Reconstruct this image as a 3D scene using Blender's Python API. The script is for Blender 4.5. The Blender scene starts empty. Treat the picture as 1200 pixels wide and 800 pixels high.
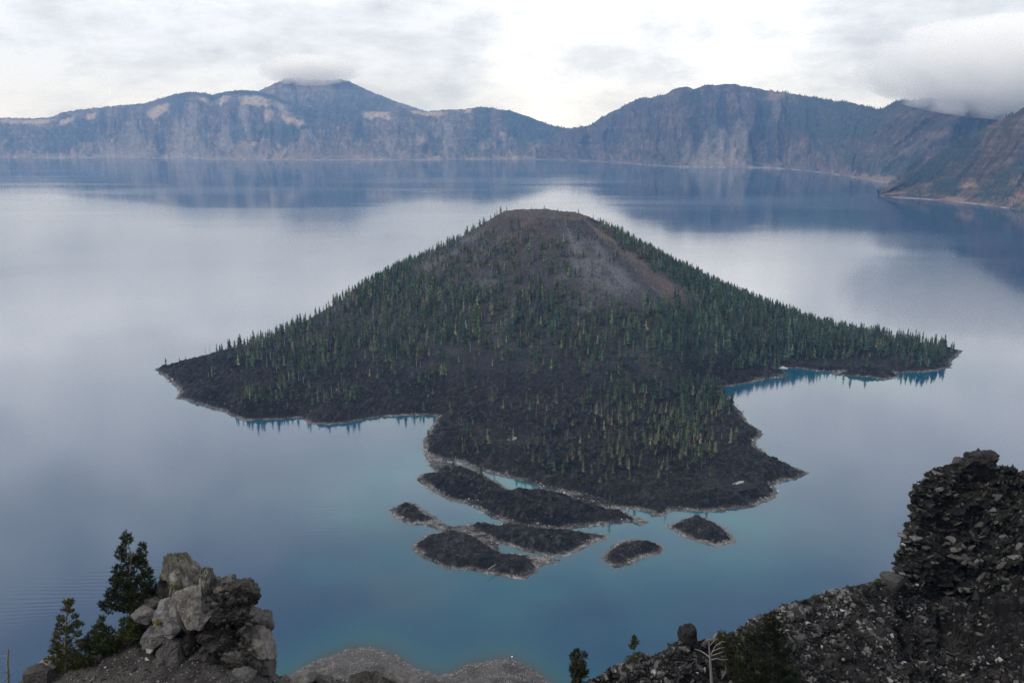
import bpy, bmesh, math, random
import numpy as np
from mathutils import Vector, Matrix

scn = bpy.context.scene
COL = scn.collection
rng = np.random.default_rng(7)
random.seed(7)

# ------------------------------------------------------------------ camera
H = 400.0                      # metres above the lake
FPX = 1000.0                   # focal length in pixels of the 1200 px wide photograph
PITCH = math.atan(0.25)
CP, SP = math.cos(PITCH), math.sin(PITCH)
cam_d = bpy.data.cameras.new('camera')
cam_d.sensor_width = 36.0
cam_d.lens = 36.0 * FPX / 1200.0
cam_d.clip_start = 0.5
cam_d.clip_end = 90000.0
cam = bpy.data.objects.new('camera', cam_d)
COL.objects.link(cam)
cam.location = (0, 0, H)
cam.rotation_euler = (math.pi / 2 - PITCH, 0, 0)
scn.camera = cam

# ------------------------------------------------------------------ render / exposure
scn.render.engine = 'CYCLES'
scn.cycles.use_denoising = True
try:
    scn.cycles.denoiser = 'OPENIMAGEDENOISE'
    scn.cycles.denoising_prefilter = 'NONE'
except Exception:
    pass
scn.cycles.max_bounces = 24
scn.cycles.diffuse_bounces = 3
scn.cycles.glossy_bounces = 3
scn.cycles.volume_bounces = 18
scn.cycles.use_adaptive_sampling = False
scn.cycles.adaptive_threshold = 0.012
scn.view_settings.view_transform = 'Standard'
scn.view_settings.look = 'None'
scn.view_settings.exposure = 0.14
scn.view_settings.gamma = 1.0

# ------------------------------------------------------------------ world: overcast sky
SUN_EL, SUN_AZ = math.radians(46), math.radians(-112)     # azimuth right of straight ahead
world = bpy.data.worlds.new('World')
scn.world = world
world.use_nodes = True
wn, wl = world.node_tree.nodes, world.node_tree.links
wn.clear()


def N(nodes, kind, **kw):
    n = nodes.new(kind)
    for k, v in kw.items():
        setattr(n, k, v)
    return n


wout = N(wn, 'ShaderNodeOutputWorld')
wadd = N(wn, 'ShaderNodeMixShader')
bg_sky = N(wn, 'ShaderNodeBackground')
bg_cloud = N(wn, 'ShaderNodeBackground')
sky = N(wn, 'ShaderNodeTexSky', sky_type='NISHITA')
sky.sun_disc = False
sky.sun_elevation = SUN_EL
sky.sun_rotation = SUN_AZ
sky.altitude = 2300
bg_sky.inputs['Strength'].default_value = 0.12
wl.new(sky.outputs[0], bg_sky.inputs['Color'])
tc = N(wn, 'ShaderNodeTexCoord')
mp = N(wn, 'ShaderNodeMapping')
mp.inputs['Scale'].default_value = (4.0, 4.0, 11.0)
mp.inputs['Location'].default_value = (1.7, 0.4, 2.2)
wl.new(tc.outputs['Generated'], mp.inputs['Vector'])
n1 = N(wn, 'ShaderNodeTexNoise')
n1.inputs['Scale'].default_value = 2.5
n1.inputs['Detail'].default_value = 9
n1.inputs['Roughness'].default_value = 0.6
n1.inputs['Distortion'].default_value = 0.1
wl.new(mp.outputs[0], n1.inputs['Vector'])
n2 = N(wn, 'ShaderNodeTexNoise')
n2.inputs['Scale'].default_value = 0.55
n2.inputs['Detail'].default_value = 3
wl.new(mp.outputs[0], n2.inputs['Vector'])
nm = N(wn, 'ShaderNodeMath', operation='MULTIPLY_ADD')
wl.new(n1.outputs[0], nm.inputs[0])
nm.inputs[1].default_value = 1.15
nh = N(wn, 'ShaderNodeMath', operation='MULTIPLY')
nh.inputs[1].default_value = 0.5
wl.new(n2.outputs[0], nh.inputs[0])
wl.new(nh.outputs[0], nm.inputs[2])
cr = N(wn, 'ShaderNodeValToRGB')
wl.new(nm.outputs[0], cr.inputs[0])
el = cr.color_ramp.elements
el[0].position, el[0].color = 0.64, (0.63, 0.66, 0.715, 1)
el[1].position, el[1].color = 0.98, (0.95, 0.98, 1.04, 1)
e = el.new(0.82)
e.color = (0.81, 0.84, 0.895, 1)
# thin bright place in the cloud ahead
glow_dir = Vector((0.16, 1.055, 0.125)).normalized()
dt = N(wn, 'ShaderNodeVectorMath', operation='DOT_PRODUCT')
wl.new(tc.outputs['Generated'], dt.inputs[0])
dt.inputs[1].default_value = glow_dir
gr = N(wn, 'ShaderNodeMapRange', interpolation_type='SMOOTHERSTEP')
gr.inputs['From Min'].default_value = math.cos(math.radians(15))
gr.inputs['From Max'].default_value = 1.0
gr.inputs['To Max'].default_value = 0.36
wl.new(dt.outputs['Value'], gr.inputs['Value'])
gm = N(wn, 'ShaderNodeMath', operation='MULTIPLY')
wl.new(gr.outputs[0], gm.inputs[0])
wl.new(nm.outputs[0], gm.inputs[1])
ga = N(wn, 'ShaderNodeVectorMath', operation='ADD')
wl.new(cr.outputs[0], ga.inputs[0])
wl.new(gm.outputs[0], ga.inputs[1])
wl.new(ga.outputs[0], bg_cloud.inputs['Color'])
# unseen upper sky: brightened for lake reflections, then dimmed overhead to darken land
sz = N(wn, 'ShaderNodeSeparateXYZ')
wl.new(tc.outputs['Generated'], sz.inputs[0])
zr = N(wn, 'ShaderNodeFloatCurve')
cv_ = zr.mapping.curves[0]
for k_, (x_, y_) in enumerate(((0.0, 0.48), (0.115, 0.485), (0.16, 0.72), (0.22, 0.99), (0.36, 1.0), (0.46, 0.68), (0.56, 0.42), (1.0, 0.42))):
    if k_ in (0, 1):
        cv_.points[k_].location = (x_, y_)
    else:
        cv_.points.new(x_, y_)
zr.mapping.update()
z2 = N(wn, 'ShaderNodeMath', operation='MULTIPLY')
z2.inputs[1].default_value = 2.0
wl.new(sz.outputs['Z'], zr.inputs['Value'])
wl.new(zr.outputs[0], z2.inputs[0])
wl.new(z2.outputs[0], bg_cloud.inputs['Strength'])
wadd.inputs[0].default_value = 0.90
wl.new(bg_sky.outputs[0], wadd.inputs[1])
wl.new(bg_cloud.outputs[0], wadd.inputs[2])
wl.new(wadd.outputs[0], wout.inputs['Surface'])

# ------------------------------------------------------------------ sun (veiled by cloud)
sun_d = bpy.data.lights.new('sun', 'SUN')
sun_d.energy = 1.5
sun_d.angle = math.radians(11)
sun_d.color = (1.0, 0.95, 0.88)
sun = bpy.data.objects.new('sun', sun_d)
COL.objects.link(sun)
sdir = Vector((math.sin(SUN_AZ) * math.cos(SUN_EL), math.cos(SUN_AZ) * math.cos(SUN_EL), math.sin(SUN_EL)))
sun.rotation_euler = (-sdir).to_track_quat('-Z', 'Y').to_euler()
sun.location = (0, 0, 900)


# ------------------------------------------------------------------ projection helpers
def ray(x, y):
    u, v = (x - 600) / FPX, (400 - y) / FPX
    return u, CP + v * SP, -SP + v * CP


def at_z(x, y, z=0.0):
    rx, ry, rz = ray(np.asarray(x, float), np.asarray(y, float))
    t = (z - H) / rz
    return np.stack([rx * t, ry * t, np.zeros_like(rx * t) + z], -1)


def at_Y(x, y, Y):
    rx, ry, rz = ray(np.asarray(x, float), np.asarray(y, float))
    t = Y / ry
    return np.stack([rx * t, ry * t, H + rz * t], -1)


def proj(X, Y, Z):
    Zr = Z - H
    d = Y * CP - Zr * SP
    return 600 + FPX * X / d, 400 - FPX * (Y * SP + Zr * CP) / d


def pxm(x, y, Y):              # metres covered by one photograph pixel at that depth
    return Y / ray(x, y)[1] / FPX


# ------------------------------------------------------------------ numpy noise
def _hash(ix, iy, iz, seed):
    h = (ix.astype(np.int64) * 374761393 + iy.astype(np.int64) * 668265263 + iz.astype(np.int64) * 2147483647 + seed * 974634777) & 0xFFFFFFFF
    h = ((h ^ (h >> 13)) * 1274126177) & 0xFFFFFFFF
    h = ((h ^ (h >> 16)) * 2246822519) & 0xFFFFFFFF
    return ((h ^ (h >> 15)) & 0xFFFFFF) / float(0xFFFFFF)


def vnoise(x, y, z=None, seed=0):
    x, y = np.asarray(x, float), np.asarray(y, float)
    three = z is not None
    z = np.asarray(z, float) if three else np.zeros_like(x)
    ix, iy, iz = np.floor(x), np.floor(y), np.floor(z)
    fx, fy, fz = x - ix, y - iy, z - iz
    fx, fy, fz = [f * f * f * (f * (f * 6 - 15) + 10) for f in (fx, fy, fz)]
    c = lambda a, b, d: _hash(ix + a, iy + b, iz + d, seed)
    l = lambda p, q, t: p + (q - p) * t
    r = l(l(c(0, 0, 0), c(1, 0, 0), fx), l(c(0, 1, 0), c(1, 1, 0), fx), fy)
    if three:
        r = l(r, l(l(c(0, 0, 1), c(1, 0, 1), fx), l(c(0, 1, 1), c(1, 1, 1), fx), fy), fz)
    return r * 2 - 1


def fbm(x, y, z=None, oct=4, seed=0, gain=0.5, ridged=False):
    a, s, tot = 1.0, 0.0, 0.0
    x, y = np.asarray(x, float), np.asarray(y, float)
    for o in range(oct):
        n = vnoise(x, y, z, seed + o * 17)
        if ridged:
            n = 1 - 2 * np.abs(n)
        s = s + a * n
        tot += a
        a *= gain
        x, y = x * 2.03 + 11.3, y * 2.03 - 7.1
        if z is not None:
            z = z * 2.03 + 3.7
    return s / tot


def voro(x, y, z, seed=0):
    """distance to the nearest cell centre border, and the cell's own random value"""
    ix, iy, iz = np.floor(x), np.floor(y), np.floor(z)
    d1 = np.full(x.shape, 9.0)
    d2 = np.full(x.shape, 9.0)
    val = np.zeros(x.shape)
    for a in (-1, 0, 1):
        for b in (-1, 0, 1):
            for c in (-1, 0, 1):
                jx, jy, jz = ix + a, iy + b, iz + c
                d = np.sqrt((jx + _hash(jx, jy, jz, seed) - x) ** 2 + (jy + _hash(jx, jy, jz, seed + 1) - y) ** 2 + (jz + _hash(jx, jy, jz, seed + 2) - z) ** 2)
                nearer = d < d1
                d2 = np.where(nearer, d1, np.minimum(d2, d))
                val = np.where(nearer, _hash(jx, jy, jz, seed + 3), val)
                d1 = np.where(nearer, d, d1)
    return d2 - d1, val * 2 - 1


def sstep(a, b, x):
    t = np.clip((x - a) / (b - a), 0, 1)
    return t * t * (3 - 2 * t)


def mixc(c, d, m):
    return c * (1 - m[..., None]) + np.asarray(d, float) * m[..., None]


def sdf(poly, X, Y):           # signed distance to a polygon, positive inside
    P = np.asarray(poly, float)[:, :2]
    Q = np.roll(P, -1, 0)
    shp = X.shape
    x, y = X.ravel(), Y.ravel()
    best = np.full(x.shape, 1e18)
    inside = np.zeros(x.shape, bool)
    for (ax, ay), (bx, by) in zip(P, Q):
        ex, ey = bx - ax, by - ay
        L = ex * ex + ey * ey + 1e-9
        t = np.clip(((x - ax) * ex + (y - ay) * ey) / L, 0, 1)
        dx, dy = x - ax - t * ex, y - ay - t * ey
        best = np.minimum(best, dx * dx + dy * dy)
        if ay != by:
            c = (ay > y) != (by > y)
            inside ^= c & (x < ex * (y - ay) / (by - ay) + ax)
    d = np.sqrt(best)
    return np.where(inside, d, -d).reshape(shp)


# ------------------------------------------------------------------ object helpers
def mesh_np(name, v, f, mat, parent=None, col=None, smooth=False, attr=None):
    v = np.ascontiguousarray(v, np.float32)
    f = np.ascontiguousarray(f, np.int32)
    k = f.shape[1]
    me = bpy.data.meshes.new(name)
    me.vertices.add(len(v))
    me.vertices.foreach_set('co', v.ravel())
    me.loops.add(f.size)
    me.loops.foreach_set('vertex_index', f.ravel())
    me.polygons.add(len(f))
    me.polygons.foreach_set('loop_start', np.arange(0, f.size, k, dtype=np.int32))
    me.polygons.foreach_set('loop_total', np.full(len(f), k, np.int32))
    me.polygons.foreach_set('use_smooth', np.full(len(f), smooth, bool))
    me.update(calc_edges=True)
    me.validate()
    if col is not None:
        a = me.color_attributes.new('Col', 'FLOAT_COLOR', 'POINT')
        c4 = np.ones((len(v), 4), np.float32)
        c4[:, :3] = col
        a.data.foreach_set('color', c4.ravel())
    for an, av in (attr or {}).items():
        a = me.attributes.new(an, 'FLOAT', 'POINT')
        a.data.foreach_set('value', np.ascontiguousarray(av, np.float32))
    me.materials.append(mat)
    o = bpy.data.objects.new(name, me)
    COL.objects.link(o)
    if parent is not None:
        o.parent = parent
    return o


def empty(name, loc, label=None, cat=None, group=None, kind=None):
    o = bpy.data.objects.new(name, None)
    o.empty_display_size = 0.5
    COL.objects.link(o)
    o.location = loc
    return tag(o, label, cat, group, kind)


def tag(o, label=None, cat=None, group=None, kind=None):
    for k, val in (('label', label), ('category', cat), ('group', group), ('kind', kind)):
        if val:
            o[k] = val
    return o


def grid_faces(nr, nc):
    i = np.arange(nr * nc).reshape(nr, nc)
    return np.stack([i[:-1, :-1], i[:-1, 1:], i[1:, 1:], i[1:, :-1]], -1).reshape(-1, 4)


def compact(v, f, *arrs):
    used = np.unique(f)
    m = np.full(len(v), -1)
    m[used] = np.arange(len(used))
    return (v[used], m[f]) + tuple(a[used] for a in arrs)


# ------------------------------------------------------------------ materials
def new_mat(name):
    m = bpy.data.materials.new(name)
    m.use_nodes = True
    nt = m.node_tree
    b = nt.nodes['Principled BSDF']
    return m, nt.nodes, nt.links, b


def col_mat(name, rough=0.95, nscale=0.3, namp=0.5, bump=0.5, bscale=0.5, bdist=1.0, spec=0.25, coords='Object', detail=8):
    """vertex colour x procedural grain, with noise relief"""
    m, nn, ll, b = new_mat(name)
    at = N(nn, 'ShaderNodeAttribute', attribute_name='Col')
    co = N(nn, 'ShaderNodeTexCoord')
    nz = N(nn, 'ShaderNodeTexNoise')
    nz.inputs['Scale'].default_value = nscale
    nz.inputs['Detail'].default_value = detail
    nz.inputs['Roughness'].default_value = 0.65
    ll.new(co.outputs[coords], nz.inputs['Vector'])
    mr = N(nn, 'ShaderNodeMapRange')
    mr.inputs['From Min'].default_value = 0.25
    mr.inputs['From Max'].default_value = 0.75
    mr.inputs['To Min'].default_value = 1 - namp
    mr.inputs['To Max'].default_value = 1 + namp
    ll.new(nz.outputs[0], mr.inputs['Value'])
    mu = N(nn, 'ShaderNodeVectorMath', operation='SCALE')
    ll.new(at.outputs['Color'], mu.inputs[0])
    ll.new(mr.outputs[0], mu.inputs['Scale'])
    ll.new(mu.outputs[0], b.inputs['Base Color'])
    b.inputs['Roughness'].default_value = rough
    b.inputs['Specular IOR Level'].default_value = spec
    if bump:
        n2 = N(nn, 'ShaderNodeTexNoise')
        n2.inputs['Scale'].default_value = bscale
        n2.inputs['Detail'].default_value = 8
        n2.inputs['Roughness'].default_value = 0.6
        ll.new(co.outputs[coords], n2.inputs['Vector'])
        bp = N(nn, 'ShaderNodeBump')
        bp.inputs['Strength'].default_value = bump
        bp.inputs['Distance'].default_value = bdist
        ll.new(n2.outputs[0], bp.inputs['Height'])
        ll.new(bp.outputs[0], b.inputs['Normal'])
    return m


def plain_mat(name, col, rough=0.8, nscale=4.0, namp=0.3, spec=0.3):
    m, nn, ll, b = new_mat(name)
    co = N(nn, 'ShaderNodeTexCoord')
    nz = N(nn, 'ShaderNodeTexNoise')
    nz.inputs['Scale'].default_value = nscale
    nz.inputs['Detail'].default_value = 5
    ll.new(co.outputs['Object'], nz.inputs['Vector'])
    cr = N(nn, 'ShaderNodeValToRGB')
    c = np.array(col)
    cr.color_ramp.elements[0].color = (*(c * (1 - namp)), 1)
    cr.color_ramp.elements[0].position = 0.3
    cr.color_ramp.elements[1].color = (*(c * (1 + namp)), 1)
    cr.color_ramp.elements[1].position = 0.7
    ll.new(nz.outputs[0], cr.inputs[0])
    ll.new(cr.outputs[0], b.inputs['Base Color'])
    b.inputs['Roughness'].default_value = rough
    b.inputs['Specular IOR Level'].default_value = spec
    return m


def leaf_mat(name):
    m, nn, ll, b = new_mat(name)
    at = N(nn, 'ShaderNodeAttribute', attribute_name='Col')
    oi = N(nn, 'ShaderNodeObjectInfo')
    mr = N(nn, 'ShaderNodeMapRange')
    mr.inputs['To Min'].default_value = 0.6
    mr.inputs['To Max'].default_value = 1.6
    ll.new(oi.outputs['Random'], mr.inputs['Value'])
    mu = N(nn, 'ShaderNodeVectorMath', operation='SCALE')
    ll.new(at.outputs['Color'], mu.inputs[0])
    ll.new(mr.outputs[0], mu.inputs['Scale'])
    ll.new(mu.outputs[0], b.inputs['Base Color'])
    b.inputs['Roughness'].default_value = 0.75
    b.inputs['Specular IOR Level'].default_value = 0.2
    return m


M_LAVA = col_mat('lava_rock', nscale=0.26, namp=0.85, bump=0.9, bscale=0.35, bdist=1.6)
M_WALL = col_mat('caldera_rock', nscale=0.03, namp=0.6, bump=1.0, bscale=0.016, bdist=45.0)
M_GROUND = col_mat('ash_gravel', nscale=9.0, namp=0.5, bump=0.9, bscale=7.0, bdist=0.08)
M_STONE = col_mat('angular_stone', nscale=1.6, namp=0.5, bump=0.7, bscale=3.0, bdist=0.12)
M_CRAG = col_mat('crag_rock', nscale=2.6, namp=0.55, bump=1.0, bscale=3.6, bdist=0.2)
M_SHORE = col_mat('shore_gravel', nscale=0.3, namp=0.5, bump=0.8, bscale=0.5, bdist=0.8)
M_LEAF = leaf_mat('needles')
M_BARK = plain_mat('grey_bark', (0.16, 0.145, 0.13), nscale=8)
M_STEM = plain_mat('dark_bark', (0.06, 0.052, 0.046), nscale=8)
M_DEAD = plain_mat('bleached_wood', (0.25, 0.235, 0.22), nscale=6)
M_WHITE = plain_mat('white_paint', (0.8, 0.8, 0.8), rough=0.4, nscale=1.0, namp=0.06)
M_DARKP = plain_mat('dark_trim', (0.05, 0.055, 0.07), rough=0.4, nscale=1.0, namp=0.1)

# ------------------------------------------------------------------ outlines in lake-level coordinates
px_main = [(183, 432), (190, 438), (200, 446), (213, 459), (207, 467), (240, 475), (262, 482), (285, 493), (330, 491), (352, 489), (362, 496), (385, 498),
           (410, 494), (440, 489), (470, 487), (500, 486), (515, 488), (508, 497), (503, 505), (497, 517), (499, 530), (512, 537), (540, 541), (562, 551), (600, 560),
           (634, 570), (668, 578), (692, 587), (712, 594), (735, 597), (763, 599), (766, 605), (779, 603), (786, 597), (820, 599), (850, 598), (880, 594),
           (905, 584), (910, 576), (905, 568), (916, 563), (932, 561), (946, 554), (935, 548), (915, 541), (897, 533), (885, 521), (893, 511), (888, 503), (875, 495),
           (868, 482), (850, 464), (835, 453), (860, 452), (890, 446), (905, 443), (920, 441), (921, 437), (900, 432), (925, 431), (945, 433), (972, 436), (990, 435), (978, 439), (1000, 441), (1022, 442),
           (1036, 445), (1053, 441), (1050, 437), (1080, 436), (1100, 434), (1112, 431), (1114, 424), (1128, 411)]
far_main = [(805, 1556), (740, 1612), (640, 1690), (520, 1850), (400, 2050), (180, 2230), (-100, 2220), (-320, 1960), (-430, 1690), (-500, 1565), (-560, 1482)]
px_flow = [(501, 541), (519, 547), (545, 548), (565, 553), (585, 566), (596, 573), (635, 572), (668, 580), (690, 589), (712, 595), (726, 597), (744, 606), (752, 611), (736, 612), (708, 614), (689, 617),
           (653, 620), (620, 617), (598, 613), (579, 606), (560, 596), (545, 589), (532, 587), (519, 581), (505, 574), (488, 562), (491, 556), (505, 553), (519, 555), (506, 548)]
px_bar1 = [(690, 578), (712, 586), (735, 596), (700, 597), (660, 584), (660, 575)]          # gravel between flow and island
px_bar2 = [(497, 531), (520, 539), (560, 550), (556, 555), (520, 547), (497, 540)]
px_bar3 = [(740, 606), (752, 606), (763, 612), (750, 616), (738, 612)]
px_pond = [(557, 550), (580, 556), (603, 561), (637, 571), (622, 573), (596, 574), (588, 568), (574, 561)]
px_pool1 = [(592, 520), (598, 517), (607, 516), (606, 521), (597, 522)]
px_pool2 = [(855, 571), (865, 567), (873, 566), (873, 569), (862, 572)]
px_A = [(457, 597), (466, 591), (480, 589), (492, 593), (501, 602), (509, 609), (501, 614), (480, 614), (463, 607)]
px_B = [(546, 614), (598, 615), (642, 620), (670, 622), (697, 624), (710, 627), (712, 630), (697, 636), (681, 644), (664, 650), (648, 652), (626, 648),
        (604, 643), (587, 637), (574, 629), (556, 622)]
px_C = [(483, 642), (487, 635), (499, 628), (516, 625), (530, 622), (548, 625), (565, 632), (578, 642), (590, 647), (606, 647), (620, 650), (629, 657), (626, 669),
        (615, 677), (598, 677), (574, 672), (554, 668), (519, 664), (497, 653)]
px_bar4 = [(492, 601), (503, 604), (514, 612), (530, 616), (552, 613), (566, 620), (582, 636), (592, 646), (578, 644), (562, 630), (540, 624), (520, 622), (503, 617), (494, 614)]
px_bar5 = [(620, 652), (640, 653), (657, 657), (640, 661), (626, 662)]
px_D = [(704, 655), (712, 646), (722, 638), (739, 632), (761, 634), (778, 641), (773, 648), (756, 651), (739, 660), (722, 666)]
px_E = [(778, 617), (795, 611), (805, 606), (817, 603), (839, 612), (856, 625), (861, 634), (839, 640), (808, 630)]


def ground(pxs):
    a = np.array(pxs, float)
    return at_z(a[:, 0], a[:, 1])[:, :2]


W_main = np.vstack([ground(px_main), np.array(far_main, float)])
W = {k: ground(v) for k, v in dict(flow=px_flow, bar1=px_bar1, bar2=px_bar2, bar3=px_bar3, pond=px_pond, pool1=px_pool1, pool2=px_pool2,
                                   A=px_A, B=px_B, C=px_C, bar4=px_bar4, bar5=px_bar5, D=px_D, E=px_E).items()}
CX, CY = 70.0, 1750.0          # centre of the cinder cone


def wob(X, Y, a=3.2, seed=5):
    return a * fbm(X / 26, Y / 26, oct=3, seed=seed) + 1.3 * fbm(X / 7, Y / 7, oct=2, seed=seed + 3)


def lava_rise(d, cap):         # a flat bleached rim, then the steep edge of the flow
    return np.where(d < 0, np.maximum(0.16 * d, -4), 0.24 * np.minimum(d, 4.5) + cap * sstep(3, 24, d))


def rubble(X, Y, seed=1):
    return 1.45 * (1.5 * fbm(X / 19, Y / 19, oct=2, seed=seed, ridged=True) + 1.25 * fbm(X / 6.5, Y / 6.5, oct=2, seed=seed + 5, ridged=True)
            + 0.75 * fbm(X / 2.6, Y / 2.6, oct=1, seed=seed + 9))


CONE_R = [0, 45, 74, 88, 98, 135, 177, 228, 300, 373, 426, 537, 660, 800]
CONE_Z = [212, 218, 229, 232, 227, 204, 176, 150, 108, 72, 55, 24, 6, 0]


def island_height(X, Y):
    w = wob(X, Y)
    dm = sdf(W_main, X, Y) + w
    df = sdf(W['flow'], X, Y) + w * 0.7
    big = 5.0 * fbm(X / 120, Y / 120, oct=3, seed=21)
    hm = lava_rise(dm, np.clip(5 + 0.7 * big + 0.06 * np.clip(dm, 0, 250), 2.2, 22))
    hf = lava_rise(df, 5.5 + 1.5 * fbm(X / 50, Y / 50, oct=2, seed=31))
    h = np.maximum(hm, hf)
    rough = sstep(3, 12, np.maximum(dm, df))
    r = np.hypot(X - CX, Y - CY)
    az = np.arctan2(Y - CY, X - CX)
    rr = r * (1 + 0.035 * np.sin(az * 3 + 1) + 0.02 * np.sin(az * 7)) + 6 * fbm(X / 60, Y / 60, oct=2, seed=41)
    cone = np.interp(rr, CONE_R, CONE_Z) * sstep(2, 95, np.maximum(dm, df))
    rimtilt = -9 * np.clip(np.cos(az - 0.0), 0, 1) * np.exp(-((r - 85) / 40) ** 2)
    cone = cone + rimtilt
    cone = cone + 2.6 * fbm(X / 15, Y / 15, oct=3, seed=43) * np.exp(-((r - 80) / 32) ** 2)
    conemask = sstep(14, 60, cone)
    gully = 1.0 * fbm(az * 14, r / 160, oct=3, seed=51, ridged=True) * conemask * sstep(60, 130, r)
    flowridge = 3.4 * fbm(X / 34 + 0.6 * fbm(X / 90, Y / 90, seed=61), Y / 15, oct=3, seed=62, ridged=True) * rough
    k = 12.0
    base = h + flowridge * (1 - conemask)
    hs = k * np.logaddexp(np.clip(base, -20, 400) / k, cone / k) - k * 0.69 * np.exp(-np.abs(base - cone) / 14)
    h2 = np.where(np.maximum(dm, df) > 0, np.where(cone > 1, np.minimum(hs, np.maximum(base, cone) + 8), base), h)
    h2 = h2 + rubble(X, Y) * (rough * (1 - 0.72 * conemask) + 0.12) + gully
    h2 = np.where(np.maximum(dm, df) > 0, np.maximum(h2, 0.06 * np.minimum(np.maximum(dm, df), 6)), h2)
    shelf = sstep(1.0, 0.6, np.hypot((X - 575) / 105, (Y - 1440) / 46))
    h2 = np.where(h2 > 0.3, h2 * (1 - shelf) + np.minimum(h2, 1.6 + 0.12 * h2) * shelf, h2)
    # gravel bars and carved pools
    for b, c in (('bar1', 1.7), ('bar2', 1.5), ('bar3', 0.5)):
        db = sdf(W[b], X, Y) + w * 0.5
        hb = np.minimum(0.12 * db, c) + 0.25 * fbm(X / 5, Y / 5, oct=2, seed=71)
        h2 = np.where(db > 0, np.maximum(np.minimum(h2, hb + 1.2), hb), h2)
    for b, z0 in (('pool1', 6.0), ('pool2', 4.0)):
        db = sdf(W[b], X, Y)
        lim = np.where(db > 0, z0 - 0.4, z0 - db * 0.22)
        h2 = np.where(db > -40, np.minimum(h2, lim + 0.5 * fbm(X / 5, Y / 5, oct=2, seed=75) * sstep(0, -3, db)), h2)
        h2 = np.where((db < 0) & (db > -8), np.maximum(h2, z0 + 0.15), h2)
    for b in ('pond',):
        db = sdf(W[b], X, Y) + w * 0.2
        lim = np.where(db > 0, -0.12 * db - 0.05, -db * 0.42 + 0.05)
        h2 = np.where(db > -14, np.minimum(h2, lim + 0.6 * sstep(0, -3, db)), h2)
    return h2, np.maximum(dm, df), r, az, conemask


def lava_cols(X, Y, Z, d, seed=0):
    n = fbm(X / 45, Y / 45, oct=4, seed=101 + seed)
    n2 = fbm(X / 5, Y / 5, oct=3, seed=111 + seed)
    c = np.zeros(X.shape + (3,)) + np.array((0.024, 0.0200, 0.0190))
    c = mixc(c, (0.034, 0.029, 0.030), sstep(0.05, 0.6, n))
    c = mixc(c, (0.009, 0.0085, 0.010), sstep(-0.1, 0.4, -n))
    c = mixc(c, (0.105, 0.097, 0.095), 0.9 * sstep(0.15, 0.7, n2))
    c = mixc(c, (0.034, 0.033, 0.017), 0.6 * sstep(0.25, 0.6, fbm(X / 17, Y / 17, oct=3, seed=121 + seed)))
    pale = sstep(1.35, 0.75, Z + 0.7 * n2) * sstep(0.02, 0.15, Z + 0.1)
    pale = pale * (0.35 + 0.65 * sstep(-0.35, 0.2, fbm(X / 20, Y / 14, oct=3, seed=141)))
    c = mixc(c, (0.50, 0.475, 0.45), pale * np.clip(0.6 + 0.9 * n2, 0, 1))
    c = mixc(c, (0.07, 0.075, 0.075), sstep(0.15, -0.05, Z))
    return c


def build_island():
    ys = []
    y = 640.0
    while y < 2300:
        ys.append(y)
        y += 1.75 + (max(0, y - 760) / 1500) * 4.6
    ys = np.array(ys)
    xs = np.arange(-690, 930, 2.5)
    X, Y = np.meshgrid(xs, ys)
    Z, d, r, az, cm = island_height(X, Y)
    c = lava_cols(X, Y, Z, d)
    # cinder cone: grey scree, rusty ash near the crater, brown soil under the trees
    n = fbm(X / 38, Y / 38, oct=4, seed=131)
    ns = 0.5 * fbm(az * 15, r / 120, oct=4, seed=133) + 0.7 * fbm(X / 24, Y / 24, oct=4, seed=134)
    cc = np.zeros_like(c) + np.array((0.046, 0.042, 0.046))
    cc = mixc(cc, (0.088, 0.084, 0.088), sstep(-0.1, 0.5, ns))
    cc = mixc(cc, (0.048, 0.041, 0.036), sstep(-0.15, 0.45, n) * sstep(30, 110, Z))
    ang = np.degrees(az)
    rust = sstep(28, 8, np.abs(ang + 108)) * sstep(190, 110, r) * sstep(50, 85, r)
    cc = mixc(cc, (0.085, 0.058, 0.051), np.clip(rust * (0.6 + 0.8 * ns), 0, 1))
    tan = sstep(11, 4, np.abs(ang + 42 + 4 * ns)) * sstep(80, 130, r) * sstep(420, 300, r)
    cc = mixc(cc, (0.115, 0.085, 0.07), np.clip(tan * (0.7 + ns), 0, 1))
    scree = sstep(16, 8, np.abs(ang + 68)) * sstep(95, 150, r) * sstep(360, 260, r)
    cc = mixc(cc, (0.100, 0.098, 0.107), np.clip(scree * (0.6 + ns), 0, 1))
    top = sstep(100, 82, r)
    cc = mixc(cc, (0.078, 0.062, 0.052), top * 0.6)
    blk = sstep(24, 14, np.hypot(X - (CX + 90), Y - (CY - 25)))
    cc = mixc(cc, (0.012, 0.012, 0.014), blk)
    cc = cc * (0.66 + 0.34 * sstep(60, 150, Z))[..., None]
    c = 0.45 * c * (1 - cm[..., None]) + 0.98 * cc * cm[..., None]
    v = np.stack([X, Y, Z], -1).reshape(-1, 3)
    f = grid_faces(*X.shape)
    f = f[(v[f][:, :, 2].max(1) > -1.6)]
    v, f, c = compact(v, f, c.reshape(-1, 3))
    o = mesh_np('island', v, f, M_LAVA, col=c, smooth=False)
    tag(o, 'large dark volcanic cone island with forested flanks rising from the lake', 'island', kind='structure')
    return o


island = build_island()


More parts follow.
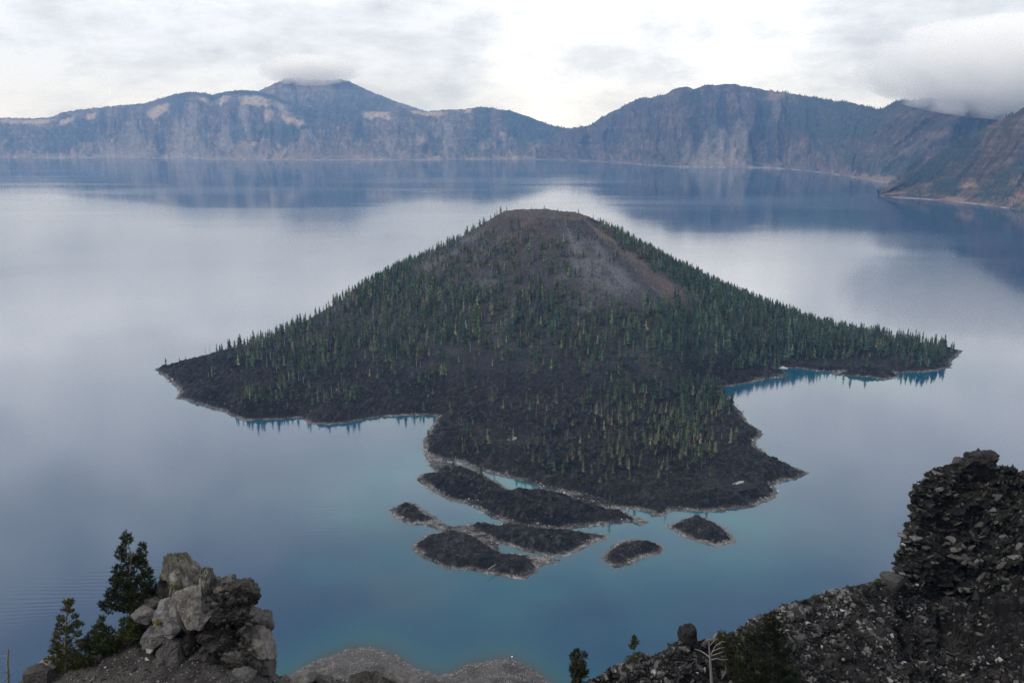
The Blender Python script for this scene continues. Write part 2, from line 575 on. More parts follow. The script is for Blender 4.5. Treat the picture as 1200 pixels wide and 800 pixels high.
def build_pool(key, z0, label):
    P = W[key]
    cpt = P.mean(0)
    Q = cpt + (P - cpt) * 0.8
    v = np.column_stack([Q, np.full(len(Q), z0)])
    m, nn, ll, b = new_mat('pool_water')
    nz = N(nn, 'ShaderNodeTexNoise')
    nz.inputs['Scale'].default_value = 0.3
    cr_ = N(nn, 'ShaderNodeValToRGB')
    cr_.color_ramp.elements[0].color = (0.08, 0.15, 0.145, 1)
    cr_.color_ramp.elements[1].color = (0.15, 0.20, 0.19, 1)
    co_ = N(nn, 'ShaderNodeTexCoord')
    ll.new(co_.outputs['Object'], nz.inputs['Vector'])
    ll.new(nz.outputs[0], cr_.inputs[0])
    ll.new(cr_.outputs[0], b.inputs['Base Color'])
    b.inputs['Roughness'].default_value = 0.12
    b.inputs['IOR'].default_value = 1.33
    o = mesh_np('pool', np.vstack([v, [[cpt[0], cpt[1], z0]]]), np.array([(i, (i + 1) % len(Q), len(Q)) for i in range(len(Q))]), m)
    return tag(o, label, 'pool', kind='structure')


build_pool('pool1', 6.0, 'tiny pale turquoise pool in the middle of the dark lava')
build_pool('pool2', 4.0, 'tiny whitish pool near the right point of the lava flow')


def build_islet(keys, bars, cap, label, seed, name='islet'):
    P = np.vstack([W[k] for k in keys + bars])
    x0, y0 = P.min(0) - 14
    x1, y1 = P.max(0) + 14
    X, Y = np.meshgrid(np.arange(x0, x1, 1.15), np.arange(y0, y1, 1.5))
    w = wob(X, Y, 3.4) + 1.1 * fbm(X / 3.5, Y / 3.5, oct=2, seed=9)
    Z = np.full(X.shape, -4.0)
    d = np.full(X.shape, -99.0)
    for k in keys:
        dk = sdf(W[k], X, Y) + w
        Z = np.maximum(Z, np.where(dk < 0, np.maximum(0.16 * dk, -4), 0.26 * np.minimum(dk, 3.5) + cap * sstep(2.2, 15, dk)))
        d = np.maximum(d, dk)
    Z = Z + rubble(X, Y, 7) * (0.8 * sstep(3, 10, d) + 0.14 * sstep(-4, 1, d))
    for k in bars:
        db = sdf(W[k], X, Y) + w * 0.8
        hb = np.minimum(0.11 * db, 1.0) + 0.3 * fbm(X / 4, Y / 4, oct=2, seed=77)
        Z = np.where(db > -6, np.maximum(Z, hb), Z)
    c = 0.6 * lava_cols(X, Y, Z, d, seed)
    v = np.stack([X, Y, Z], -1).reshape(-1, 3)
    f = grid_faces(*X.shape)
    f = f[(v[f][:, :, 2].max(1) > -1.2)]
    v, f, c = compact(v, f, c.reshape(-1, 3))
    o = mesh_np(name, v, f, M_LAVA, col=c)
    return tag(o, label, 'islet', kind='structure')


islet_A = build_islet(['A', 'C', 'B'], ['bar4', 'bar5'], 4.6, 'three low dark lava humps joined by pale gravel bars off the island', 3)
islet_D = build_islet(['D'], [], 3.6, 'small kidney shaped dark islet with pale rim, nearest the centre bottom', 5)
islet_E = build_islet(['E'], [], 5.0, 'pointed dark islet standing alone right of the gravel tail', 6)

# ------------------------------------------------------------------ rim slope under the viewpoint, with the gravel shore far below
px_beach = [(-300, 960), (200, 860), (300, 815), (335, 795), (362, 777), (385, 768), (408, 760), (430, 757), (450, 761), (466, 768), (480, 778), (497, 786), (515, 791), (530, 787), (545, 779),
            (566, 774), (590, 771), (608, 774), (622, 781), (636, 791), (650, 803), (690, 830), (900, 850), (1400, 900), (2600, 1000)]
shore_line = ground(px_beach)


def hillside_height(X, Y):
    ysh = np.interp(X, shore_line[:, 0], shore_line[:, 1])
    d = ysh + 2.0 * fbm(X / 9, Y / 9, oct=3, seed=201) - Y
    fan = np.where(d < 0, 0.35 * d, 0.22 * np.minimum(d, 26) + 0.55 * np.maximum(d - 26, 0))
    slope = 0.70 * (500 - Y)
    z = np.maximum(np.minimum(fan, np.maximum(slope, 0) + 14 + 0.06 * np.abs(d)), slope)
    z = np.where(d < 0, np.minimum(z, 0.35 * d), z)
    z = z + (0.6 * fbm(X / 12, Y / 12, oct=3, seed=203) + 0.25 * fbm(X / 2.5, Y / 2.5, oct=2, seed=205)) * sstep(0, 8, d)
    rim = 398.3 - np.clip(Y - 1.0, 0, 30) * 1.9
    z = np.where(Y < 31, rim, np.minimum(z, 341.3))
    return z, d


def build_hillside():
    ys = np.concatenate([np.linspace(-40, 40, 30), np.linspace(44, 420, 60), np.linspace(424, 640, 150)])
    xs = np.concatenate([np.linspace(-900, -240, 60), np.linspace(-236, 90, 220), np.linspace(96, 900, 70)])
    X, Y = np.meshgrid(xs, ys)
    Z, d = hillside_height(X, Y)
    n = fbm(X / 14, Y / 14, oct=4, seed=207)
    n2 = fbm(X / 3, Y / 3, oct=3, seed=208)
    c = np.zeros(X.shape + (3,)) + np.array((0.078, 0.072, 0.068))
    c = mixc(c, (0.045, 0.041, 0.040), sstep(0, 0.5, n))
    c = mixc(c, (0.16, 0.152, 0.145), sstep(0.1, 0.6, n2) * sstep(9, 3, d) )
    c = mixc(c, (0.05, 0.045, 0.045), sstep(1.2, 0.2, d))
    v = np.stack([X, Y, Z], -1).reshape(-1, 3)
    f = grid_faces(*X.shape)
    f = f[v[f][:, :, 2].max(1) > -8]
    v, f, c = compact(v, f, c.reshape(-1, 3))
    o = mesh_np('hillside', v, f, M_SHORE, col=c)
    return tag(o, 'steep grey rim slope ending in a pale gravel shore far below', 'hillside', kind='structure')


hillside = build_hillside()


# ------------------------------------------------------------------ lake
def build_lake():
    def axis(lo, hi, flo, fhi, step, grow=1.25):
        a = list(np.arange(flo, fhi, step))
        s, p = step, fhi
        while p < hi:
            a.append(p)
            s *= grow
            p += s
        a.append(hi)
        s, p = step, flo
        b = []
        while True:
            s *= grow
            p -= s
            if p <= lo:
                break
            b.append(p)
        b.append(lo)
        return np.array(b[::-1] + a)
    xs = axis(-16000, 16000, -720, 960, 7.0)
    ys = axis(-600, 17000, 500, 1700, 7.0)
    X, Y = np.meshgrid(xs, ys)
    dist = -sdf(W_main, X, Y)
    for k in ('flow', 'A', 'B', 'C', 'D', 'E', 'bar4', 'bar1'):
        dist = np.minimum(dist, -sdf(W[k], X, Y))
    near = np.minimum.reduce([-sdf(W[k], X, Y) for k in ('flow', 'A', 'B', 'C', 'D', 'E', 'bar4', 'bar5')])
    ysh = np.interp(X, shore_line[:, 0], shore_line[:, 1])
    dsh = np.maximum(Y - ysh, 0) * 0.8
    big = fbm(X / 90, Y / 60, oct=4, seed=301)
    # depth model: shelf round the flows and islets, steep drop elsewhere
    shelf = np.exp(-np.maximum(near, 0) / (75 + 45 * big)) * 1.0
    edge = np.exp(-np.maximum(dist, 0) / 20.0)
    beach = np.exp(-dsh / 30.0)
    cov = np.exp(-((X - 560) / 130) ** 2 - ((Y - 1345) / 85) ** 2) + np.exp(-((X + 130) / 80) ** 2 - ((Y - 1170) / 55) ** 2)
    shal = np.clip(np.maximum.reduce([shelf * (0.72 + 0.4 * big), 0.4 * edge, 0.85 * beach]), 0, 1)
    bed = np.clip(np.maximum(np.exp(-dsh / 11.0), 0.6 * np.exp(-np.maximum(np.minimum(near, dist + 2), 0) / 4.0)), 0, 1)
    pnd = sstep(-3, 2, sdf(W['pond'], X, Y))
    shal = np.maximum(shal, pnd)
    sh = np.exp(-((X + 95) / 45) ** 2 - ((Y - 690) / 40) ** 2) + 0.9 * np.exp(-((X + 118) / 40) ** 2 - ((Y - 800) / 35) ** 2) + 0.3 * np.exp(-((X - 40) / 60) ** 2 - ((Y - 660) / 30) ** 2)
    sand = np.clip(sh * (0.6 + 0.8 * big), 0, 1) * 0.6
    v = np.stack([X, Y, np.zeros_like(X)], -1).reshape(-1, 3)
    f = grid_faces(*X.shape)
    m, nn, ll, b = new_mat('lake_water')
    geo = N(nn, 'ShaderNodeNewGeometry')

    def A(name):
        return N(nn, 'ShaderNodeAttribute', attribute_name=name).outputs['Fac']

    def noise(scale, sx, sy, detail=4, rot=0.0, rough=0.5, dist_=0.0):
        mpn = N(nn, 'ShaderNodeMapping')
        mpn.inputs['Scale'].default_value = (sx, sy, 1)
        mpn.inputs['Rotation'].default_value = (0, 0, rot)
        ll.new(geo.outputs['Position'], mpn.inputs['Vector'])
        z = N(nn, 'ShaderNodeTexNoise')
        z.inputs['Scale'].default_value = scale
        z.inputs['Detail'].default_value = detail
        z.inputs['Roughness'].default_value = rough
        z.inputs['Distortion'].default_value = dist_
        ll.new(mpn.outputs[0], z.inputs['Vector'])
        return z.outputs[0]

    def mixrgb(fac, c1, c2):
        q = N(nn, 'ShaderNodeMix', data_type='RGBA')
        if isinstance(fac, float):
            q.inputs[0].default_value = fac
        else:
            ll.new(fac, q.inputs[0])
        for i, c in ((6, c1), (7, c2)):
            if isinstance(c, tuple):
                q.inputs[i].default_value = (*c, 1)
            else:
                ll.new(c, q.inputs[i])
        return q.outputs[2]
    c = mixrgb(A('shallow'), (0.008, 0.044, 0.106), (0.008, 0.122, 0.154))
    c = mixrgb(A('cove'), c, (0.004, 0.066, 0.096))
    c = mixrgb(A('sand'), c, (0.055, 0.078, 0.080))
    c = mixrgb(A('bed'), c, (0.040, 0.058, 0.064))
    ll.new(c, b.inputs['Base Color'])
    b.inputs['IOR'].default_value = 1.37
    # calm slicks and wind streaks
    st = noise(1.0, 1 / 2600.0, 1 / 700.0, 4, 0.12, 0.5, 0.6)
    mr = N(nn, 'ShaderNodeMapRange', interpolation_type='SMOOTHSTEP')
    mr.inputs['From Min'].default_value = 0.42
    mr.inputs['From Max'].default_value = 0.62
    mr.inputs['To Min'].default_value = 0.065
    mr.inputs['To Max'].default_value = 0.115
    ll.new(st, mr.inputs['Value'])
    ll.new(mr.outputs[0], b.inputs['Roughness'])
    # ripples
    wv = N(nn, 'ShaderNodeTexWave', wave_type='BANDS', bands_direction='Y')
    mpw = N(nn, 'ShaderNodeMapping')
    mpw.inputs['Rotation'].default_value = (0, 0, -0.16)
    mpw.inputs['Scale'].default_value = (0.35, 1, 1)
    ll.new(geo.outputs['Position'], mpw.inputs['Vector'])
    ll.new(mpw.outputs[0], wv.inputs['Vector'])
    wv.inputs['Scale'].default_value = 0.05
    wv.inputs['Distortion'].default_value = 7.0
    wv.inputs['Detail'].default_value = 2.0
    wv.inputs['Detail Scale'].default_value = 0.6
    wmask = noise(1.0, 1 / 420.0, 1 / 300.0, 3, 0.3)
    wa = N(nn, 'ShaderNodeMath', operation='MULTIPLY_ADD')
    ll.new(A('breeze'), wa.inputs[0])
    wa.inputs[1].default_value = 0.22
    ll.new(wmask, wa.inputs[2])
    wr = N(nn, 'ShaderNodeMapRange', interpolation_type='SMOOTHSTEP')
    wr.inputs['From Min'].default_value = 0.60
    wr.inputs['From Max'].default_value = 0.80
    ll.new(wa.outputs[0], wr.inputs['Value'])
    wh = N(nn, 'ShaderNodeMath', operation='MULTIPLY')
    wh.inputs[1].default_value = 0.9
    ll.new(wv.outputs['Fac'], wh.inputs[0])
    wm = N(nn, 'ShaderNodeMath', operation='MULTIPLY')
    ll.new(wh.outputs[0], wm.inputs[0])
    ll.new(wr.outputs[0], wm.inputs[1])
    rp = noise(1.0, 1 / 7.0, 1 / 3.2, 3, 0.2)
    ws = N(nn, 'ShaderNodeMath', operation='MULTIPLY_ADD')
    ll.new(rp, ws.inputs[0])
    ws.inputs[1].default_value = 0.45
    ll.new(wm.outputs[0], ws.inputs[2])
    bp = N(nn, 'ShaderNodeBump')
    bp.inputs['Strength'].default_value = 1.0
    bp.inputs['Distance'].default_value = 0.055
    ll.new(ws.outputs[0], bp.inputs['Height'])
    ll.new(bp.outputs[0], b.inputs['Normal'])
    o = mesh_np('lake', v, f, m, smooth=True, attr=dict(shallow=shal.ravel(), cove=np.clip(cov, 0, 1).ravel(), bed=bed.ravel(), sand=sand.ravel(), breeze=np.exp(-((X + 430) / 190) ** 2 - ((Y - 720) / 180) ** 2).ravel()))
    return tag(o, 'calm blue lake turning turquoise around the island shallows', 'lake', kind='structure')


lake = build_lake()


# ------------------------------------------------------------------ caldera walls and far mountains
far_tree_pts = []


def interp_curve(pts, x):
    a = np.array(pts, float)
    return np.interp(x, a[:, 0], a[:, 1])


def build_wall(name, label, x0, x1, water, ridge, back, seed, pale=(), scree=(), forest=None, step=1.3, rows=56, gully=42.0, prof=1.5, base=(0.180, 0.142, 0.124), tan=(0.33, 0.26, 0.205), foot=0.0, back_drop=0.5, jag=8.0, lean=0.0):
    xs = np.arange(x0, x1, step)
    yw, yr = interp_curve(water, xs), interp_curve(ridge, xs)
    Wp = at_z(xs, yw)
    dep = interp_curve(back, xs)
    Rp = at_Y(xs, yr, Wp[:, 1] + dep)
    s = np.linspace(0, 1, rows)[:, None]
    sx = Wp[None, :, 0] * (1 - s) + Rp[None, :, 0] * s
    sy = Wp[None, :, 1] * (1 - s) + Rp[None, :, 1] * s
    zr = np.maximum(Rp[None, :, 2], 12)
    pz = 0.30 * s + 0.70 * s ** prof
    Z = zr * pz
    env = (4 * s * (1 - s)) ** 0.7
    along = np.concatenate([[0], np.cumsum(np.hypot(np.diff(Wp[:, 0]), np.diff(Wp[:, 1])))])[None, :] + 0 * s
    along = along - np.where(xs[None, :] > 940, lean * sstep(940, 1060, xs)[None, :], 0) * s
    g = fbm(along / 330 + 0.25 * fbm(along / 500, s * 3, seed=seed + 2), s * 0.7, oct=4, seed=seed, ridged=True)
    n = fbm(along / 120, Z / 90, oct=4, seed=seed + 5)
    strat = fbm(along / 700, Z / 26, oct=3, seed=seed + 8)
    Z = Z + env * zr / 420 * (gully * 1.3 * g + 30 * n + 14 * fbm(along / 45, Z / 40, oct=3, seed=seed + 6, ridged=True)) + (s ** 3) * (9 * fbm(along / 55, 0 * along, oct=3, seed=seed + 12) + jag * fbm(along / 120, 0 * along + 2, oct=4, seed=seed + 13, ridged=True))
    Z = Z + 8 * np.clip(strat, -0.5, 0.5) * env
    Z = np.maximum(Z, s * 25 - 1)
    sy = sy - env * gully * 2.4 * g - env * 26 * n
    sx = sx + env * 18 * fbm(along / 90, s * 6, oct=2, seed=seed + 14)
    px = xs[None, :] + 0 * s
    # colours: mauve-grey rock, darker bands, pale scree, tan pumice under the rim, forest
    c = np.zeros(px.shape + (3,)) + np.array(base)
    c = mixc(c, np.array(base) * 0.42, sstep(-0.05, 0.45, n + 0.5 * strat))
    c = mixc(c, np.array(base) * np.array((1.75, 1.68, 1.62)), 0.9 * sstep(0.1, 0.55, -g * 0.7 + 0.4 * fbm(along / 40, s * 2.2, oct=3, seed=seed + 20)))
    c = mixc(c, (0.155, 0.112, 0.092), 0.7 * sstep(0.15, 0.5, fbm(along / 160, Z / 70, oct=4, seed=seed + 22)))
    warp = 90 * fbm(along / 170, s * 2.2, oct=3, seed=seed + 64) + 320 * s * np.tanh(3.5 * fbm(along / 380, 0 * along, oct=2, seed=seed + 65))
    fine = fbm((along + warp) / 30 + 0.8 * n, s * 2.4, oct=3, seed=seed + 60, ridged=True)
    c = mixc(c, np.array(base) * 0.30, 0.85 * sstep(0.25, 0.6, fine) * sstep(0.03, 0.2, s))
    c = mixc(c, np.array(base) * 1.9, 0.8 * sstep(0.25, 0.6, -fine) * sstep(0.95, 0.5, s))
    ledge_ = fbm(along / 420, Z / 13, oct=3, seed=seed + 62, ridged=True)
    c = mixc(c, np.array(base) * 0.40, 0.85 * sstep(0.12, 0.45, ledge_) * sstep(0.25, 0.5, s))
    for (xa, xb, sa, sb, k) in scree:
        xm, hw = (xa + xb) / 2 + 16 * math.sin(xa * 1.7) * (s - 0.3) + 5 * fbm(s * 5, along / 200, oct=2, seed=int(xa)), (xb - xa) / 2
        width = hw * (1.15 - 0.85 * (s - sa) / max(sb - sa, 0.01))
        m_ = sstep(1.25, 0.6, np.abs(px - xm) / np.maximum(width, 1) + 0.35 * n) * sstep(sb + 0.1, sb - 0.12, s + 0.15 * n) * sstep(sa - 0.05, sa + 0.03, s)
        streak = 0.75 + 0.35 * fbm(along / 22, s * 1.2, oct=2, seed=seed + 25)
        c = mixc(c, (0.215, 0.19, 0.18), np.clip(m_ * k * 0.8 * streak, 0, 1))
    for (xa, xb, sa, sb) in pale:
        xm, hw = (xa + xb) / 2, (xb - xa) / 2
        m_ = sstep(1.2, 0.75, np.abs(px - xm) / hw + 0.4 * n) * sstep(1.25, 0.7, np.abs(s - (sa + sb) / 2) / ((sb - sa) / 2) + 0.5 * n)
        c = mixc(c, tan, np.clip(m_, 0, 1))
    fm = sstep(0.25, 0.5, fbm(along / 260, s * 2.2 + 3, oct=4, seed=seed + 30)) * 0.75 * sstep(0.02, 0.1, s)
    for (xa, xb, sa, sb, k) in (forest or ()):
        xm, hw = (xa + xb) / 2, (xb - xa) / 2
        m_ = sstep(1.2, 0.85, np.abs(px - xm) / hw + 0.35 * n) * sstep(1.2, 0.85, np.abs(s - (sa + sb) / 2) / ((sb - sa) / 2) + 0.35 * n)
        fm = np.maximum(fm, k * m_)
    fm = fm * (0.75 + 0.5 * fbm(along / 25, Z / 18, oct=2, seed=seed + 31))
    fm = np.clip(fm, 0, 1)
    c = mixc(c, (0.030, 0.040, 0.034), fm)
    c = mixc(c, (0.26, 0.25, 0.235), sstep(6, 2, Z) * sstep(-0.1, 0.3, n + 0.1))
    front = np.stack([sx, sy, Z], -1)
    # back slope of the range, falling away from the lake
    br = 14
    sb_ = np.linspace(0, 1, br + 1)[1:, None]
    bz = zr * (1 - sb_) ** 1.3 + front[-1:, :, 2] - zr + 30 * sb_ * fbm(along[:1] / 300, sb_ * 3, oct=3, seed=seed + 40) * (1 - sb_)
    bx = Rp[None, :, 0] * (1 + 0.12 * sb_)
    by = Rp[None, :, 1] + sb_ * 1400 * back_drop
    backv = np.stack([bx, by, bz - 20 * sb_], -1)
    cb = np.zeros(backv.shape) + np.array((0.035, 0.045, 0.036))
    v = np.concatenate([front, backv], 0)
    cc = np.concatenate([c, cb], 0)
    nr, nc = v.shape[:2]
    o = mesh_np(name, v.reshape(-1, 3), grid_faces(nr, nc), M_WALL, col=cc.reshape(-1, 3), smooth=True)
    tag(o, label, 'mountain', kind='structure')
    p = front.reshape(-1, 3)
    w = fm.reshape(-1)
    far_tree_pts.append(p[rng.random(len(w)) < np.clip(w - 0.25, 0, 1) * 0.55])
    rim = front[-1][(rng.random(nc) < 0.42 * (fbm(along[0] / 200, 0 * along[0], oct=2, seed=seed + 50) > -0.15))]
    far_tree_pts.append(rim)
    return o


build_wall('mountain', 'pointed far peak with its tip in cloud behind the left rim', 240, 520,
           [(240, 188), (520, 188)], [(240, 140), (270, 122), (290, 113), (310, 104), (322, 98), (332, 93), (345, 91), (358, 93), (380, 95), (400, 93), (412, 97), (440, 110), (470, 121), (490, 128), (520, 136)],
           [(240, 3600), (520, 3600)], 411, pale=[(345, 388, 0.86, 0.97)], forest=[(400, 520, 0.3, 0.95, 0.4), (240, 300, .3, .9, .3)], gully=30, tan=(0.26, 0.19, 0.16))
build_wall('caldera_wall', 'long grey cliff wall with scree fans beyond the lake on the left', -190, 720,
           [(-190, 187), (0, 185), (300, 186), (650, 187), (720, 190)],
           [(-190, 141), (-60, 139), (0, 138.5), (40, 139), (62, 137), (72, 132), (100, 128), (150, 123), (170, 121), (195, 113), (215, 109), (232, 108), (250, 111), (268, 107), (290, 106), (305, 108), (320, 112), (350, 124), (375, 127), (400, 128), (425, 130), (470, 129),
            (500, 131), (520, 129), (545, 128), (558, 126), (580, 127), (605, 132), (625, 139), (645, 147), (668, 151), (690, 156), (720, 170)],
           [(-190, 1200), (300, 1300), (560, 1000), (720, 500)], 421,
           pale=[(170, 200, .74, .88), (232, 272, .84, .93), (280, 333, .80, .92), (333, 356, .58, .80), (310, 322, .62, .78), (0, 60, .86, .95), (70, 90, .70, .86), (103, 113, .80, .90), (425, 455, .86, .97), (484, 522, .92, .99), (545, 552, .94, 1.0), (585, 600, .44, .56), (655, 668, .4, .55)],
           scree=[(140, 175, 0, .75, .7), (205, 250, 0, .85, .9), (250, 290, 0, .7, .9), (195, 225, 0, .7, .8), (110, 130, 0, .6, .6), (440, 480, 0, .5, .6), (500, 530, 0, .6, .6), (520, 540, 0.1, .9, .6), (60, 72, 0, .7, .6), (270, 300, .0, .8, .9)],
           forest=[(590, 672, .45, 1.0, 1.0), (340, 420, .72, 1.0, .9), (60, 120, .35, .75, .8), (555, 575, .5, 1., .9), (40, 75, .1, .7, .7), (505, 520, 0, .5, .9), (535, 560, 0.05, .45, .8), (325, 365, .3, .62, .7), (-190, 0, .5, .9, .6), (200, 235, .95, 1.0, .9), (245, 350, .94, 1.0, 1.0)])
build_wall('headland', 'high broad rocky mountain with grey scree right of the saddle', 628, 1330,
           [(628, 187), (700, 189.5), (730, 191), (760, 194), (800, 196), (850, 196.5), (900, 197), (940, 200), (975, 204), (1000, 208), (1033, 214), (1100, 219), (1330, 230)],
           [(628, 168), (650, 158), (672, 150), (690, 147), (703, 139), (712, 134), (727, 126), (740, 120), (752, 115), (765, 114), (775, 113), (785, 107), (797, 103), (805, 102), (812, 104), (830, 101), (845, 100), (862, 99), (880, 103), (905, 107), (930, 110), (955, 115),
            (985, 119), (1010, 123), (1034, 128), (1042, 124), (1050, 119), (1060, 117), (1080, 116.5), (1100, 116), (1130, 115), (1200, 114), (1330, 112)],
           [(628, 350), (680, 600), (740, 900), (850, 1200), (1000, 1300), (1100, 1300), (1330, 1300)], 431,
           base=(0.108, 0.079, 0.067), tan=(0.17, 0.125, 0.10),
           scree=[(800, 880, 0, .52, 1.0), (855, 880, .1, .62, .8), (905, 925, .6, .92, .7), (790, 815, 0, .3, .5), (1060, 1130, .35, .62, .45)],
           forest=[(925, 1030, .5, 1.0, 1.0), (985, 1030, .12, .4, .7), (1030, 1075, .1, .35, .9), (873, 893, .0, .16, .7), (640, 690, .0, .3, .4), (770, 800, 0, .35, .5)],
           pale=[(1085, 1110, .55, .62), (960, 967, .48, .55), (1000, 1045, .0, .12), (640, 700, .0, .05), (895, 935, .9, .98)], gully=48, jag=16.0, lean=950.0)
build_wall('headland', 'near dark slope with orange outcrops dropping to the lake at far right', 1030, 1420,
           [(1030, 229), (1040, 231), (1075, 233), (1100, 235), (1150, 240), (1200, 247), (1300, 262), (1420, 280)],
           [(1030, 228), (1036, 222), (1060, 206), (1080, 193), (1100, 180), (1120, 167), (1150, 152), (1175, 139), (1200, 126), (1250, 108), (1420, 80)],
           [(1030, 60), (1060, 220), (1100, 450), (1200, 900), (1420, 1300)], 441,
           base=(0.098, 0.069, 0.051), tan=(0.20, 0.135, 0.095), rows=80,
           pale=[(1040, 1062, .08, .38), (1072, 1090, .1, .3), (1110, 1135, .04, .14), (1178, 1205, .18, .36), (1160, 1200, .10, .16), (1215, 1240, .2, .3), (1130, 1150, .3, .38)],
           forest=[(1060, 1110, .55, .95, 1.0), (1100, 1150, .75, 1.0, .9), (1095, 1125, .2, .5, .8), (1150, 1185, .1, .35, .6), (1125, 1150, .45, .6, .5), (1190, 1215, .0, .12, .6)], gully=26, lean=520.0)


def cones_mesh(name, pts, hts, rad, cols, mat, sides=4):
    n = len(pts)
    a = np.linspace(0, 2 * np.pi, sides, endpoint=False)
    base = np.stack([np.cos(a), np.sin(a), 0 * a], -1)
    v = np.zeros((n, sides + 1, 3))
    v[:, :sides] = pts[:, None] + base[None] * rad[:, None, None]
    v[:, sides] = pts
    v[:, sides, 2] += hts
    i = np.arange(n)[:, None] * (sides + 1)
    f = np.concatenate([np.stack([i[:, 0] + k, i[:, 0] + (k + 1) % sides, i[:, 0] + sides], -1) for k in range(sides)], 0)
    return mesh_np(name, v.reshape(-1, 3), f, mat, col=np.repeat(cols, sides + 1, 0))


fp = np.concatenate(far_tree_pts, 0)
fp = np.repeat(fp, 2, 0) + np.column_stack([rng.normal(0, 9, 2 * len(fp)), rng.normal(0, 9, 2 * len(fp)), np.zeros(2 * len(fp))])
fh = rng.uniform(10, 24, len(fp))
fp[:, 2] -= 3
far_forest = cones_mesh('far_forest', fp, fh, fh * 0.24, np.array((0.026, 0.036, 0.029)) * rng.uniform(0.7, 1.4, (len(fp), 1)), M_LEAF)
tag(far_forest, 'dark conifer forest in patches over the far caldera walls', 'forest', kind='stuff')

# ------------------------------------------------------------------ island conifers
def conifer_proto(seed, kind):
    """unit-height conifer; returns (trunk verts, faces), (crown verts, faces, colours)"""
    r = np.random.default_rng(seed)
    h0 = {'slim': 0.16, 'full': 0.06, 'ragged': 0.22}[kind]
    w = {'slim': 0.165, 'full': 0.215, 'ragged': 0.185}[kind]
    tv, tf = [], []
    lean = r.normal(0, 0.012, 2)
    for z, rad in ((-0.03, 0.024), (0.97, 0.004)):
        for k in range(4):
            tv.append((lean[0] * z + rad * math.cos(k * 1.5708), lean[1] * z + rad * math.sin(k * 1.5708), z))
    for k in range(4):
        tf.append((k, (k + 1) % 4, 4 + (k + 1) % 4, 4 + k))
    cv, cf, cc = [], [], []
    L = {'slim': 11, 'full': 10, 'ragged': 9}[kind]
    g = np.array({'slim': (0.028, 0.040, 0.018), 'full': (0.019, 0.033, 0.018), 'ragged': (0.042, 0.047, 0.024)}[kind])
    for i in range(L):
        t = i / (L - 1)
        z = h0 + (0.98 - h0) * t
        rad = w * (1 - t) ** 0.75 * r.uniform(0.65, 1.25) + 0.012
        drop = (0.98 - h0) / L * r.uniform(0.9, 1.7)
        m = 7
        off = r.uniform(0, 6.28)
        c0 = len(cv)
        cv.append((lean[0] * z, lean[1] * z, min(z + drop * 0.75, 1.0)))
        tone = g * r.uniform(0.6, 1.35)
        cc.append(tone * 1.15)
        for k in range(m):
            a = off + k * 2 * math.pi / m + r.normal(0, 0.14)
            rr = rad * (r.uniform(0.75, 1.35) if k % 2 else r.uniform(0.3, 0.6))
            if r.random() < 0.12:
                rr *= 0.35
            zz = z - drop * 0.35 * (1 if k % 2 else 0.4) + r.normal(0, 0.012)
            cv.append((lean[0] * z + rr * math.cos(a), lean[1] * z + rr * math.sin(a), zz))
            cc.append(tone * r.uniform(0.35, 1.95))
        for k in range(m):
            cf.append((c0, c0 + 1 + k, c0 + 1 + (k + 1) % m))
    return (np.array(tv), np.array(tf)), (np.array(cv), np.array(cf), np.array(cc))


PROTO = [conifer_proto(500 + i, ('slim', 'full', 'slim', 'ragged', 'full', 'slim', 'ragged', 'slim')[i]) for i in range(8)]


def snag_proto(seed):
    r = np.random.default_rng(seed)
    v, f = [], []
    def stick(a, b, r0, r1):
        a, b = np.array(a, float), np.array(b, float)
        d = b - a
        u = np.cross(d, (0.3, 0.9, 0.1)); u /= np.linalg.norm(u)
        w_ = np.cross(d, u); w_ /= np.linalg.norm(w_)
        s = len(v)
        for p, q in ((a, r0), (b, r1)):
            for k in range(4):
                v.append(p + q * (u * math.cos(k * 1.5708) + w_ * math.sin(k * 1.5708)))
        for k in range(4):
            f.append((s + k, s + (k + 1) % 4, s + 4 + (k + 1) % 4, s + 4 + k))
    lean = r.normal(0, 0.05, 2)
    stick((0, 0, -0.03), (lean[0], lean[1], 1), 0.03, 0.008)
    for k in range(9):
        t = r.uniform(0.3, 0.95)
        a = r.uniform(0, 6.28)
        l = r.uniform(0.05, 0.14) * (1.2 - t)
        p = np.array((lean[0] * t, lean[1] * t, t))
        stick(p, p + np.array((l * math.cos(a), l * math.sin(a), r.uniform(-0.03, 0.05))), 0.009, 0.004)
    return np.array(v), np.array(f)


SNAG = [snag_proto(600 + i) for i in range(4)]


def surf_sampler():
    """bilinear lookup of the island height on a regular grid (built once)"""
    xs = np.arange(-690, 930, 5.0)
    ys = np.arange(640, 2300, 5.0)
    X, Y = np.meshgrid(xs, ys)
    Z, d, r, az, cm = island_height(X, Y)
    return xs, ys, Z, d


SX, SY, SZ, SD = surf_sampler()


def look(arr, x, y):
    fx, fy = np.clip((x - SX[0]) / 5, 0, len(SX) - 2), np.clip((y - SY[0]) / 5, 0, len(SY) - 2)
    i, j = fx.astype(int), fy.astype(int)
    a, b = fx - i, fy - j
    return (arr[j, i] * (1 - a) * (1 - b) + arr[j, i + 1] * a * (1 - b) + arr[j + 1, i] * (1 - a) * b + arr[j + 1, i + 1] * a * b)


def ell(x, y, cx, cy, rx, ry):
    return np.clip(1.25 - ((x - cx) / rx) ** 2 - ((y - cy) / ry) ** 2, 0, 1)


